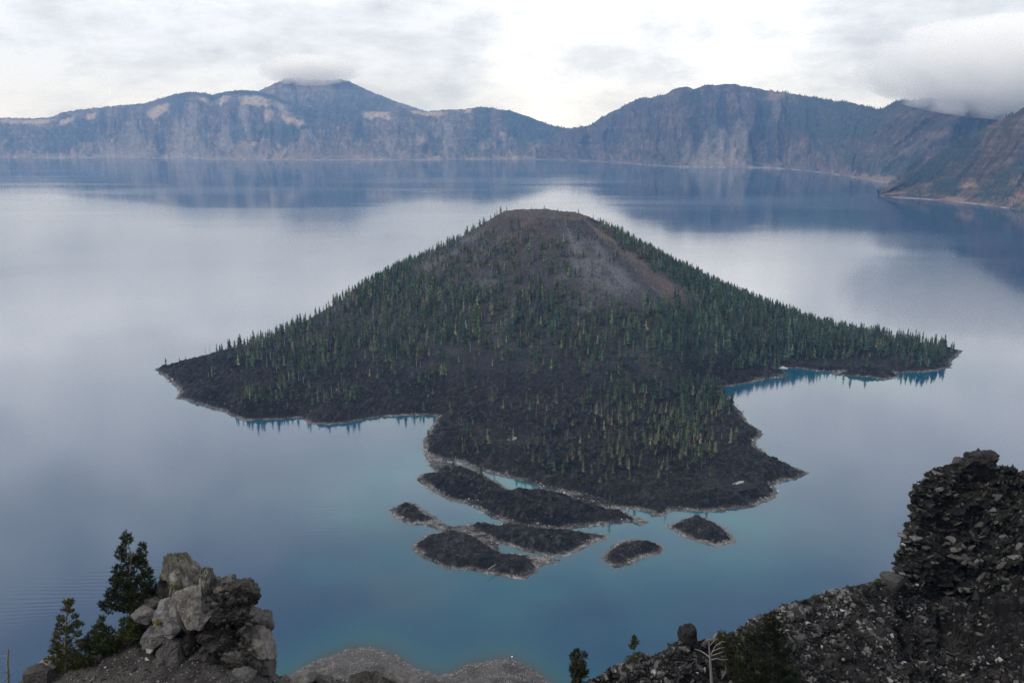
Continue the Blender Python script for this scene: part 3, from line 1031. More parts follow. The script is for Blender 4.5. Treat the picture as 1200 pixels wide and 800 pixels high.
def tree_sites():
    n = 620000
    x = rng.uniform(-690, 920, n)
    y = rng.uniform(660, 2100, n)
    z, d = look(SZ, x, y), look(SD, x, y)
    px, py = proj(x, y, z)
    r = np.hypot(x - CX, y - CY)
    ang = np.degrees(np.arctan2(y - CY, x - CX))
    # density by ground: thick on the right and left shoulders, clumps on the lava, bare scree above
    cl = sstep(-0.15, 0.35, fbm(x / 55, y / 55, oct=3, seed=701))
    cl2 = sstep(-0.1, 0.25, fbm(x / 120, y / 120, oct=2, seed=703))
    D = 0.05 * cl * np.ones(n)
    D = np.maximum(D, 1.15 * sstep(-46, -28, ang) * sstep(70, 40, ang) * sstep(110, 170, r) * sstep(820, 640, r))          # right shoulder
    D = np.maximum(D, 0.95 * ell(px, py, 880, 390, 190, 45) * sstep(20, 30, z + 14))
    D = np.maximum(D, 0.75 * ell(px, py, 1050, 413, 80, 14))
    D = np.maximum(D, 1.0 * ell(px, py, 455, 335, 85, 40))                                                              # left shoulder
    D = np.maximum(D, 0.85 * ell(px, py, 560, 365, 170, 52))                                                             # front of the cone
    D = np.maximum(D, 0.85 * ell(px, py, 690, 385, 140, 40))
    D = np.maximum(D, 0.75 * (0.3 + 0.7 * cl) * ell(px, py, 650, 420, 240, 35))
    D = np.maximum(D, 0.75 * (0.4 + 0.6 * cl2) * ell(px, py, 600, 305, 140, 60))
    D = np.maximum(D, (0.3 + 0.7 * cl) * ell(px, py, 400, 405, 150, 42))
    D = np.maximum(D, 0.75 * cl * ell(px, py, 390, 452, 160, 32))
    D = np.maximum(D, 0.35 * cl * ell(px, py, 260, 452, 50, 14))
    D = np.maximum(D, 0.42 * cl * ell(px, py, 545, 455, 45, 26))
    D = np.maximum(D, 1.3 * (0.35 + 0.65 * cl) * ell(px, py, 770, 505, 90, 62))                                                   # front flow stand
    D = np.maximum(D, 0.80 * ell(px, py, 830, 470, 45, 22))
    D = np.maximum(D, 0.5 * (0.2 + 0.8 * cl) * ell(px, py, 650, 510, 160, 66))
    D *= np.where((r > 85) & (r < 330) & (ang > -80) & (ang < -56), 0.42, 1)                                              # grey scree chute
    D *= np.where((ang > -52) & (ang < -36) & (r < 320), 0.3, 1)
    D *= np.where(r < 140, 0.45, 1)
    D *= np.where(r < 98, 0.16, 1)
    D *= np.where((ang < -130) & (r < 190), 0.3, 1)
    D *= np.where((px > 520) & (px < 660) & (py > 430) & (py < 500), 0.35, 1)
    D *= np.where((px > 925) & (px < 1062) & (py > 421) & (py < 447), 0.06, 1)
    D *= np.where(d < 8, 0.0, 1) * (z > 2.5)
    keep = rng.random(n) < D * 0.068
    return x[keep], y[keep], z[keep], px[keep], py[keep], r[keep]


tx, ty, tz, tpx, tpy, tr = tree_sites()
NT = len(tx)
front = (ty < 1150)
th = rng.uniform(10, 27, NT) * np.where(tr < 280, 0.72, 1.0) * np.where(front, 0.72, 1.0)
tk = rng.integers(0, 8, NT)
tk = np.where((tpx > 760) & ~front & (rng.random(NT) < 0.7), np.where(tk % 2 == 0, 4, 1), tk)
tk = np.where(front & (rng.random(NT) < 0.45), np.where(tk % 2 == 0, 3, 6), tk)
is_snag = rng.random(NT) < np.where((tpx < 620) & (tpy > 390), 0.13, 0.035)
snag_idx = np.where(is_snag)[0][:280]
live = np.where(~is_snag)[0]
print('island trees', NT, 'snags', len(snag_idx))

order = live[np.argsort(-(th[live] / np.hypot(tx[live], ty[live])))]
vis = (tpx[order] > 0) & (tpx[order] < 1200) & (tpy[order] < 800)
named = order[vis][:270]
rest = np.setdiff1d(live, named)

trunk_me, crown_me = [], []
for k, ((tv, tf), (cv, cf, cc)) in enumerate(PROTO):
    a = mesh_np('trunk', tv, tf, M_STEM)
    b = mesh_np('crown', cv, cf, M_LEAF, col=cc)
    trunk_me.append(a.data)
    crown_me.append(b.data)
    bpy.data.objects.remove(a)
    bpy.data.objects.remove(b)
KIND = ['slim', 'full', 'slim', 'ragged', 'full', 'slim', 'ragged', 'slim']
DESC = {'slim': 'slender green conifer', 'full': 'bushy green conifer', 'ragged': 'ragged olive conifer'}


PLACES = (  # landmarks on the island: x, y, radius in the photograph's pixels
    (600, 520, 26, 'near the tiny turquoise pool'), (600, 556, 34, 'just above the green pond'), (512, 500, 22, 'by the shore of the left inlet'),
    (545, 455, 34, 'on the ridge between the left inlet and the bare lava'), (840, 468, 34, 'above the shore of the right inlet'), (880, 505, 26, 'near the small right headland'),
    (905, 555, 30, 'on the pointed lava tongue at the right'), (872, 560, 24, 'beside the whitish pool'), (760, 540, 36, 'on the lower edge of the front right stand'),
    (720, 500, 36, 'on the left side of the front right stand'), (790, 500, 40, 'in the middle of the front right stand'), (820, 540, 40, 'on the right side of the front right stand'),
    (690, 455, 40, 'on the bare lava below the cone'), (620, 455, 40, 'on the dark lava field under the cone'), (440, 480, 30, 'along the shore left of the left inlet'),
    (330, 480, 40, 'above the lower left shore'), (240, 455, 40, 'near the left tip of the island'), (360, 430, 50, 'in the middle of the left lava shelf'),
    (450, 430, 50, 'on the upper left lava shelf'), (1080, 415, 50, 'on the far right arm by its tip'), (980, 400, 50, 'along the top of the right arm'),
    (890, 415, 50, 'on the slope above the blue cove'), (880, 360, 60, 'in the thick forest of the right shoulder'), (790, 330, 50, 'on the upper right edge of the cone'),
    (800, 410, 60, 'in the thick forest at the right foot of the cone'), (420, 345, 60, 'on the left shoulder treeline'), (520, 320, 50, 'on the upper left flank of the cone'),
    (560, 400, 60, 'on the front foot of the cone, left part'), (680, 400, 60, 'on the front foot of the cone, right part'), (640, 320, 60, 'on the upper face of the cone'))


def zone(px, py, y):
    best = min(PLACES, key=lambda q: math.hypot(px - q[0], (py - q[1]) * 1.4) / q[2])
    return best[3], 'trees ' + best[3]


def place_tree(i, label=None, group=None, h=None):
    hh = th[i] if h is None else h
    k = tk[i]
    z_, g_ = zone(tpx[i], tpy[i], ty[i])
    o = empty('conifer_tree', (tx[i], ty[i], tz[i] - 0.3), label or (('tall ' if hh > 17 else 'short ' if hh < 12 else '') + f'{DESC[KIND[k]]} {z_}'), 'tree', group or f'{g_}: {DESC[KIND[k]]}s')
    o.rotation_euler = (0, 0, rng.uniform(0, 6.28))
    o.scale = (hh * rng.uniform(0.85, 1.25),) * 2 + (hh,)
    for nm_, me in (('trunk', trunk_me[k]), ('crown', crown_me[k])):
        c = bpy.data.objects.new(nm_, me)
        COL.objects.link(c)
        c.parent = o
    return o


for i in named:
    place_tree(i)

# everything smaller than those, joined
cvs, cfs, ccs, tvs, tfs = [], [], [], [], []
co = to = 0
for k in range(8):
    idx = rest[tk[rest] == k]
    (tv, tf), (cv, cf, cc) = PROTO[k]
    n = len(idx)
    if not n:
        continue
    a = rng.uniform(0, 6.28, n)
    ca, sa = np.cos(a)[:, None], np.sin(a)[:, None]
    wd = (th[idx] * rng.uniform(0.85, 1.3, n))[:, None]
    tint = np.clip(np.exp(rng.normal(-0.05, 0.48, n)), 0.4, 2.8)[:, None, None] * np.stack([rng.uniform(0.85, 1.35, n), np.ones(n), rng.uniform(0.8, 1.2, n)], -1)[:, None, :]
    for (v, f, dst_v, dst_f, off, is_c) in ((cv, cf, cvs, cfs, co, True), (tv, tf, tvs, tfs, to, False)):
        q = np.stack([(v[None, :, 0] * ca - v[None, :, 1] * sa) * wd + tx[idx][:, None], (v[None, :, 0] * sa + v[None, :, 1] * ca) * wd + ty[idx][:, None],
                      v[None, :, 2] * th[idx][:, None] + tz[idx][:, None] - 0.3], -1)
        dst_v.append(q.reshape(-1, 3))
        dst_f.append((f[None] + off + (np.arange(n) * len(v))[:, None, None]).reshape(-1, f.shape[1]))
        if is_c:
            ccs.append((cc[None] * tint).reshape(-1, 3))
            co += n * len(v)
        else:
            to += n * len(v)
forest = mesh_np('island_forest', np.vstack(cvs), np.vstack(cfs), M_LEAF, col=np.vstack(ccs))
tag(forest, 'dense dark conifer forest covering the flanks of the island cone', 'forest', kind='stuff')
stems = mesh_np('forest_trunks', np.vstack(tvs), np.vstack(tfs), M_STEM, parent=forest)
stems['kind'] = 'stuff'

snag_me = []
for v, f in SNAG:
    a = mesh_np('dead_tree', v, f, M_DEAD)
    snag_me.append(a.data)
    bpy.data.objects.remove(a)
for i in snag_idx:
    o = bpy.data.objects.new('dead_tree', snag_me[i % 4])
    COL.objects.link(o)
    o.location = (tx[i], ty[i], tz[i] - 0.3)
    hh = th[i] * 0.8
    o.scale = (hh, hh, hh)
    o.rotation_euler = (0, 0, rng.uniform(0, 6.28))
    z_, g_ = zone(tpx[i], tpy[i], ty[i])
    tag(o, ('tall bare pale dead trunk ' if hh > 13 else 'short bare pale dead trunk ') + z_, 'dead tree', g_ + ': dead trunks')

# low brush and dry scrub between the trees
n_ = 30000
bx_, by_ = rng.uniform(-640, 860, n_), rng.uniform(700, 1850, n_)
bz_, bd_ = look(SZ, bx_, by_), look(SD, bx_, by_)
kb = (bd_ > 9) & (bz_ > 2.5) & (np.hypot(bx_ - CX, by_ - CY) > 92) & (rng.random(n_) < 0.12 + 0.75 * sstep(-0.1, 0.35, fbm(bx_ / 48, by_ / 48, oct=3, seed=711)))
bh_ = rng.uniform(1.0, 3.6, kb.sum())
pick = rng.random((kb.sum(), 1))
bc_ = np.where(pick < 0.45, np.array((0.046, 0.043, 0.020)), np.where(pick < 0.75, np.array((0.060, 0.044, 0.032)), np.array((0.024, 0.033, 0.016)))) * np.exp(rng.normal(0, 0.4, (kb.sum(), 1)))
brush = cones_mesh('low_scrub', np.column_stack([bx_, by_, bz_ - 0.3])[kb], bh_, bh_ * rng.uniform(0.45, 0.8, kb.sum()), bc_, M_LEAF, sides=5)
tag(brush, 'low olive and brown scrub dotted over the dark lava of the island', 'scrub', kind='stuff')

# single trees that stand out against the water
for (px_, py_, hh, k, lab) in ((1117, 409, 17, 0, 'lone conifer at the far right tip of the island'), (210, 418, 8, 3, 'small lone tree on the left tip of the island'),
                               (217, 417, 8, 6, 'second small tree beside the one on the left tip'), (293, 401, 11, 1, 'single conifer alone on the left lava skyline'),
                               (313, 392, 16, 0, 'first tall tree where the left treeline begins'), (537, 287, 15, 4, 'lone dark conifer on the bare left shoulder of the cone'),
                               (687, 263, 15, 2, 'tall thin conifer right of the crater rim'), (654, 249, 10, 1, 'small conifer standing on the crater rim'),
                               (502, 512, 11, 1, 'dark conifer at the shore beside the left inlet'), (881, 561, 11, 1, 'lone dark bush-like conifer on the right lava point'),
                               (311 + 532, 446, 11, 0, 'conifer at the water edge of the right inlet'), (643, 571, 8, 1, 'short dark conifer at the end of the green pond'),
                               (534, 517, 8, 4, 'round dark conifer left of the tiny pool')):
    # walk along the sight line until it meets the island
    t = np.linspace(0.6, 3.0, 4000)
    rx, ry, rz = ray(px_, py_)
    t = np.linspace(600, 2400, 6000)
    X, Y, Zr = rx * t, ry * t, H + rz * t
    hz = look(SZ, X, Y)
    hit = np.where((Zr < hz) & (hz > 0.5))[0]
    if len(hit):
        q = hit[0]
        p = (X[q], Y[q], hz[q] - 0.4)
    else:
        q = np.argmin(np.where((X > -690) & (X < 930) & (Y > 640) & (hz > 0.5), Zr - hz, 1e9))
        p = (X[q], Y[q], hz[q] - 0.4)
    o = empty('conifer_tree', p, lab, 'tree')
    o.scale = (hh, hh, hh)
    for nm_, me in (('trunk', trunk_me[k]), ('crown', crown_me[k])):
        c = bpy.data.objects.new(nm_, me)
        COL.objects.link(c)
        c.parent = o


# ------------------------------------------------------------------ rocks
def hull_rock(seed, n=11, flat=0.6):
    r = np.random.default_rng(seed)
    bm = bmesh.new()
    p = r.normal(0, 1, (n, 3))
    p /= np.linalg.norm(p, axis=1)[:, None]
    p *= r.uniform(0.75, 1.0, (n, 1)) * np.array((1, r.uniform(0.6, 0.9), r.uniform(flat * 0.7, flat * 1.2)))
    for q in p:
        bm.verts.new(q)
    bmesh.ops.convex_hull(bm, input=bm.verts)
    bmesh.ops.delete(bm, geom=[v for v in bm.verts if not v.link_faces], context='VERTS')
    bmesh.ops.triangulate(bm, faces=bm.faces)
    bm.verts.index_update()
    v = np.array([q.co[:] for q in bm.verts])
    f = np.array([[q.index for q in fc.verts] for fc in bm.faces])
    bm.free()
    return v, f


HULL = [hull_rock(800 + i, 8 + i % 4, 0.45 + 0.05 * (i % 6)) for i in range(18)]


def rand_rot(n, tilt=None):
    a, b, c = rng.uniform(0, 6.28, n), (rng.uniform(-1.2, 1.2, n) if tilt is None else rng.normal(0, tilt, n)), (rng.uniform(-1.2, 1.2, n) if tilt is None else rng.normal(0, tilt, n))
    R = np.zeros((n, 3, 3))
    for i in range(n):
        R[i] = np.array(Matrix.Rotation(a[i], 3, 'Z') @ Matrix.Rotation(b[i], 3, 'X') @ Matrix.Rotation(c[i], 3, 'Y'))
    return R


def rock_heap(name, pts, size, cols, mat, parent=None, tilt=None, R=None):
    n = len(pts)
    R = rand_rot(n, tilt) if R is None else R
    kk = rng.integers(0, len(HULL), n)
    vs, fs, cs, off = [], [], [], 0
    for k in range(len(HULL)):
        idx = np.where(kk == k)[0]
        if not len(idx):
            continue
        v, f = HULL[k]
        q = np.einsum('nij,vj->nvi', R[idx], v) * size[idx][:, None, None] + pts[idx][:, None]
        vs.append(q.reshape(-1, 3))
        fs.append((f[None] + off + (np.arange(len(idx)) * len(v))[:, None, None]).reshape(-1, 3))
        cs.append(np.repeat(cols[idx], len(v), 0))
        off += len(idx) * len(v)
    o = mesh_np(name, np.vstack(vs), np.vstack(fs), mat, parent=parent, col=np.vstack(cs))
    o['kind'] = 'stuff'
    return o


# bleached stones along the island rims
def shore_stones(parent, zfun, bounds, n, zmax=2.2, size=(0.35, 1.3)):
    x = rng.uniform(bounds[0], bounds[1], n)
    y = rng.uniform(bounds[2], bounds[3], n)
    z = zfun(x, y)
    k = (z > -0.6) & (z < zmax) & (rng.random(n) < 0.35 + 0.65 * sstep(-0.35, 0.2, fbm(x / 20, y / 14, oct=3, seed=141)))
    x, y, z = x[k], y[k], z[k]
    s = rng.uniform(*size, len(x)) ** 1.0 * np.where(rng.random(len(x)) < 0.12, rng.uniform(1.3, 2.4, len(x)), 1)
    c = np.array((0.23, 0.215, 0.205)) * np.exp(rng.normal(-0.35, 0.6, (len(x), 1)))
    c = np.clip(c, 0.02, 0.55)
    return rock_heap('shore_stones', np.column_stack([x, y, z]), s, c, M_SHORE, parent, tilt=0.4)


shore_stones(island, lambda x, y: look(SZ, x, y), (-150, 340, 690, 1150), 75000, zmax=1.9)
shore_stones(island, lambda x, y: look(SZ, x, y), (-690, 920, 1150, 1600), 90000, zmax=1.6, size=(0.5, 1.6))


# angular blocks strewn over the lava flows
def lava_blocks(n, x0, x1, y0, y1, lo, hi, zmin=2.0):
    x, y = rng.uniform(x0, x1, n), rng.uniform(y0, y1, n)
    z, d = look(SZ, x, y), look(SD, x, y)
    r = np.hypot(x - CX, y - CY)
    k = (d > 4) & (z > zmin) & (z < 34) & (r > 520)
    x, y, z = x[k], y[k], z[k]
    s = rng.uniform(lo, hi, len(x)) * np.exp(rng.normal(0, 0.25, len(x)))
    c = np.clip(np.array((0.020, 0.018, 0.0185)) * np.exp(rng.normal(0.0, 0.85, (len(x), 1))), 0.006, 0.16)
    return rock_heap('lava_blocks', np.column_stack([x, y, z]), s, c, M_STONE, island, tilt=0.6)


lava_blocks(17000, -150, 340, 690, 1180, 0.7, 1.7)
lava_blocks(9000, -640, 340, 1100, 1420, 0.9, 2.0)


def mesh_lookup(o):
    from mathutils.bvhtree import BVHTree
    me = o.data
    bv = BVHTree.FromPolygons([v.co for v in me.vertices], [p.vertices for p in me.polygons])

    def fn(x, y):
        z = np.full(len(x), -9.0)
        for i in range(len(x)):
            h = bv.ray_cast(Vector((x[i], y[i], 600)), Vector((0, 0, -1)))
            if h[0] is not None:
                z[i] = h[0].z
        return z
    return fn


for isl, n in ((islet_A, 16000), (islet_D, 5000), (islet_E, 5000)):
    bb = np.array([v.co[:2] for v in isl.data.vertices])
    fn_ = mesh_lookup(isl)
    bx_, by_ = rng.uniform(bb[:, 0].min(), bb[:, 0].max(), n // 2), rng.uniform(bb[:, 1].min(), bb[:, 1].max(), n // 2)
    bz_ = fn_(bx_, by_)
    kb = bz_ > 1.8
    bc_ = np.clip(np.array((0.022, 0.020, 0.020)) * np.exp(rng.normal(0.0, 0.85, (kb.sum(), 1))), 0.006, 0.16)
    rock_heap('lava_blocks', np.column_stack([bx_, by_, bz_])[kb], rng.uniform(0.5, 1.25, kb.sum()), bc_, M_STONE, isl, tilt=0.6)
    shore_stones(isl, fn_, (bb[:, 0].min(), bb[:, 0].max(), bb[:, 1].min(), bb[:, 1].max()), n, zmax=1.7, size=(0.35, 1.0))

# stones of the gravel shore below the viewpoint
hx = rng.uniform(-185, 40, 34000)
hy = rng.uniform(525, 612, 34000)
hz, hd = hillside_height(hx, hy)
kk = (hd > -2) & (rng.random(len(hx)) < np.where(hd < 9, 0.9, 0.25))
c = np.array((0.20, 0.19, 0.18)) * np.exp(rng.normal(0, 0.55, (kk.sum(), 1)))
rock_heap('shore_stones', np.column_stack([hx, hy, hz])[kk], rng.uniform(0.15, 0.62, kk.sum()), np.clip(c, 0.03, 0.6), M_SHORE, hillside, tilt=0.4)

# ------------------------------------------------------------------ right: cliff and talus spur
crest = [(640, 870), (665, 820), (690, 800), (705, 792), (720, 781), (740, 775), (752, 768), (770, 766), (790, 757), (800, 750), (830, 751), (850, 746), (862, 737), (880, 726), (900, 718), (920, 711), (940, 705), (960, 698), (975, 693), (1000, 690), (1020, 684), (1034, 681),
         (1044, 674), (1049, 668), (1052, 652), (1057, 634), (1062, 615), (1066, 600), (1069, 580), (1074, 567), (1084, 560), (1094, 553), (1108, 549), (1125, 546), (1150, 545), (1172, 546), (1185, 548), (1200, 552), (1260, 570), (1420, 610)]
crestY = [(640, 84), (690, 92), (800, 100), (900, 112), (1000, 122), (1046, 128), (1062, 135), (1100, 138), (1420, 138)]
foot = [(640, 880), (690, 805), (800, 762), (900, 735), (1000, 706), (1044, 685), (1062, 692), (1100, 700), (1150, 698), (1200, 682), (1300, 662), (1420, 650)]
footY = [(640, 83), (690, 91.5), (800, 98.5), (900, 109.5), (1000, 119), (1046, 126), (1062, 129), (1100, 130), (1420, 128)]
botY = [(640, 80), (690, 88), (900, 96), (1100, 104), (1420, 104)]
xs_c = np.concatenate([np.arange(640, 1040, 1.6), np.arange(1040, 1078, 0.5), np.arange(1078, 1420, 1.6)])


def build_cliff():
    nc = len(xs_c)
    yc, Yc = interp_curve(crest, xs_c), interp_curve(crestY, xs_c)
    yf, Yf = interp_curve(foot, xs_c), interp_curve(footY, xs_c)
    Yb = interp_curve(botY, xs_c)
    C, F = at_Y(xs_c, yc, Yc), at_Y(xs_c, yf, Yf)
    B = at_Y(xs_c, np.full(nc, 835.0), Yb)
    rows = []
    back = C + np.array((40, 60, -150.0))
    back2 = C + np.array((5.5, 5, -7.0))
    back1 = C + np.array((0.9, 1.2, -0.5))
    rows += [back, back * 0.5 + back2 * 0.5, back2, back1]
    m1, m2 = 46, 54
    for i in range(m1):
        rows.append(C + (F - C) * (i / m1))
    for i in range(m2):
        rows.append(F + (B - F) * (i / m2))
    D = B + np.array((0, -9, -9.0))
    rows += [B, D, D + np.array((0, -22, -26.0)), D + np.array((0, -50, -60.0))]
    P = np.array(rows)
    X, Y, Z = P[..., 0].copy(), P[..., 1].copy(), P[..., 2].copy()
    # blocky relief pushed out along the local outward direction
    du = np.gradient(P, axis=0)
    dv = np.gradient(P, axis=1)
    n = np.cross(dv, du)
    n /= np.linalg.norm(n, axis=-1)[..., None] + 1e-9
    n[n[..., 2] < 0] *= 1
    rel = 1.3 * fbm(X / 6, Y / 6, Z / 6, oct=3, seed=901, ridged=True) + 0.8 * fbm(X / 2.2, Y / 2.2, Z / 1.5, oct=3, seed=905, ridged=True)
    amp = np.ones(len(rows))[:, None] * np.ones(nc)
    amp[:2] = 3
    cliffness = sstep(1040, 1062, xs_c)[None, :] * np.ones(len(rows))[:, None]
    amp[4 + m1:] *= 1.0
    amp = amp * (0.42 + 0.85 * cliffness)
    amp[4:6] *= 0.6
    e1, v1 = voro(X / 4.2, Y / 4.2, Z / 2.6, 941)
    e2, v2 = voro(X / 1.3, Y / 1.3, Z / 0.9, 945)
    rel = rel * 0.6 + 1.1 * v1 - 0.8 * np.exp(-e1 / 0.09) + 0.32 * v2 - 0.3 * np.exp(-e2 / 0.09)
    P = P + n * (rel * amp)[..., None]
    edge = np.exp(-((xs_c - 1059) / 14.0) ** 2)[None, :] * (np.arange(len(rows)) >= 2)[:, None]
    P[..., 0] += edge * (1.3 * fbm(Y / 3.5, Z / 3.0, oct=4, seed=931) + 0.7 * fbm(Y / 1.2, Z / 0.9, oct=2, seed=933))
    nz = fbm(P[..., 0] / 5, P[..., 1] / 5, P[..., 2] / 5, oct=4, seed=911)
    c = np.zeros(P.shape) + np.array((0.013, 0.012, 0.012))
    c = mixc(c, (0.006, 0.006, 0.006), sstep(0.0, 0.5, nz))
    c = mixc(c, (0.030, 0.030, 0.020), 0.8 * sstep(0.15, 0.5, fbm(P[..., 0] / 3, P[..., 1] / 3, P[..., 2] / 3, oct=3, seed=913)) * cliffness)
    c = mixc(c, (0.030, 0.025, 0.022), sstep(0.1, 0.5, fbm(P[..., 0] / 9, P[..., 1] / 2.4, oct=3, seed=915)) * (1 - cliffness * (np.arange(len(rows)) < 4 + m1)[:, None]))
    o = mesh_np('cliff', P.reshape(-1, 3), grid_faces(len(rows), nc), M_STONE, col=c.reshape(-1, 3))
    tag(o, 'dark jagged cliff and scree spur at the lower right', 'cliff', kind='structure')
    return o, P, n, m1, m2


cliff, CPTS, CN, M1, M2 = build_cliff()


def cliff_stones():
    r0 = 4
    R_, C_ = CPTS.shape[:2]
    n = 46000
    ii = rng.uniform(r0, r0 + M1 + M2 - 0.01, n)
    # equal picture area: columns by pixel, rows by their pixel height
    jx = rng.uniform(650, 1330, n)
    jx[:3200] = rng.uniform(1043, 1080, 3200)
    jj = np.interp(jx, xs_c, np.arange(C_))
    i, j = ii.astype(int), np.minimum(jj.astype(int), C_ - 2)
    a, b = (ii - i)[:, None], (jj - j)[:, None]
    p = CPTS[i, j] * (1 - a) * (1 - b) + CPTS[i + 1, j] * a * (1 - b) + CPTS[i, j + 1] * (1 - a) * b + CPTS[i + 1, j + 1] * a * b
    px, py = proj(p[:, 0], p[:, 1], p[:, 2])
    wall = ii < r0 + M1
    wcl = wall & (px > 1050)
    patch = fbm(p[:, 0] / 7, p[:, 1] / 7, p[:, 2] / 7, oct=3, seed=921)
    keep = rng.random(n) < np.where(wcl, 0.65, np.clip(0.62 + 0.8 * patch, 0.15, 1))
    p, px, py, wcl, patch = p[keep], px[keep], py[keep], wcl[keep], patch[keep]
    n = len(p)
    s = np.exp(rng.normal(-1.2, 0.5, n))
    s = np.clip(s, 0.12, 1.05)
    s *= np.where(wcl, 1.25, 1.0)
    huge = (~wcl) & (rng.random(n) < 0.012) & (px > 930)
    s = np.where(huge, rng.uniform(0.9, 1.9, n), s)
    tone = np.exp(rng.normal(-0.45, 1.0, n))
    base = np.where(wcl[:, None], np.array((0.050, 0.049, 0.041)), np.array((0.060, 0.057, 0.055)))
    bright = (~wcl) & (patch > 0.1)
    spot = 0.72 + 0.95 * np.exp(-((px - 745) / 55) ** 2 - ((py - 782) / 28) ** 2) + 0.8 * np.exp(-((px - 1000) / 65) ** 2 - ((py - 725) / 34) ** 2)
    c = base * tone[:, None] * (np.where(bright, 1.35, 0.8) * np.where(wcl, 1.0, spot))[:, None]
    c = np.where(huge[:, None], np.array((0.022, 0.021, 0.020)), c)
    c = np.clip(c, 0.006, 0.34)
    R = rand_rot(n, 0.55)
    dip = np.radians(np.interp(px, (1050, 1085, 1115, 1150, 1215), (22, 14, -8, -38, -52))) + rng.normal(0, 0.38, n)
    for q in np.where(wcl & (rng.random(n) < 0.72))[0]:
        R[q] = np.array(Matrix.Rotation(dip[q], 3, 'Y') @ Matrix.Rotation(rng.normal(0, 0.3), 3, 'X') @ Matrix.Rotation(rng.normal(0, 0.4), 3, 'Z') @ Matrix.Diagonal((1.25, 0.95, 0.78)))
    big = np.argsort(-s)
    inview = (px[big] > 640) & (px[big] < 1205) & (py[big] < 803)
    top = big[inview][:260]
    rest_ = np.setdiff1d(np.arange(n), top)
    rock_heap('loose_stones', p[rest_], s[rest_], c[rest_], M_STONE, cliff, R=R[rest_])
    tones = [(0.014, 0.0135, 0.013), (0.030, 0.029, 0.027), (0.070, 0.067, 0.064), (0.14, 0.136, 0.13)]
    bank = []
    for k in range(12):
        v, f = HULL[k]
        a_ = mesh_np('stone', v, f, M_STONE, col=np.zeros_like(v) + np.array(tones[k % 4]))
        bank.append(a_.data)
        bpy.data.objects.remove(a_)
    for q in top:
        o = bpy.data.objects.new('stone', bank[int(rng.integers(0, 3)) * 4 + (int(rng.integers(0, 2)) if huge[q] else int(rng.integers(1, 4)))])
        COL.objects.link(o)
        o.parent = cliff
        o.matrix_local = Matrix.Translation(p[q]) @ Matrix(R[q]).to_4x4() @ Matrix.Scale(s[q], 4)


cliff_stones()

_ico = {}


def ico(sub):
    if sub not in _ico:
        bm = bmesh.new()
        bmesh.ops.create_icosphere(bm, subdivisions=sub, radius=1)
        bm.verts.index_update()
        _ico[sub] = (np.array([v.co[:] for v in bm.verts]), np.array([[q.index for q in f.verts] for f in bm.faces]))
        bm.free()
    return _ico[sub]


def facet_rock(seed, sub=4, planes=18, rough=0.05, detail=3.0, dmin=0.72, lumps=0.0, blocky=0.0):
    r = np.random.default_rng(seed)
    v, f = ico(sub)
    nrm = r.normal(0, 1, (planes, 3))
    nrm /= np.linalg.norm(nrm, axis=1)[:, None]
    nrm[:6] = np.array([(1, 0, 0), (-1, 0, 0), (0, 1, 0), (0, -1, 0), (0, 0, 1), (0, 0, -1)]) + r.normal(0, 0.3, (6, 3))
    nrm /= np.linalg.norm(nrm, axis=1)[:, None]
    d = r.uniform(dmin, 1.0, planes)
    d[:6] = r.uniform(0.72, 0.95, 6)
    dots = v @ nrm.T
    rad = np.where(dots > 0.05, d[None] / np.maximum(dots, 0.05), 9).min(1)
    rad = np.minimum(rad, 1.38)
    q = v * detail + seed * 3.1
    q2 = q * 4.3
    rad = rad * (1 + 0.45 * rough * fbm(q2[:, 0], q2[:, 1], q2[:, 2], oct=3, seed=seed + 2, ridged=True) + rough * fbm(q[:, 0], q[:, 1], q[:, 2], oct=4, seed=seed, ridged=True) + 0.45 * lumps * fbm(q[:, 0] * 0.6, q[:, 1] * 0.6, q[:, 2] * 0.6, oct=3, seed=seed + 5, ridged=True))
    if blocky:
        for fr, am in ((1.7, 1.0), (3.9, 0.5)):
            w = v + 0.12 * np.stack([vnoise(q[:, 0], q[:, 1], q[:, 2], seed + 40 + k) for k in range(3)], -1)
            e, val = voro(w[:, 0] * fr + seed, w[:, 1] * fr, w[:, 2] * fr * 1.2, seed)
            rad = rad * (1 + blocky * am * (val - 1.1 * np.exp(-e / 0.07)))
    return v * rad[:, None], f


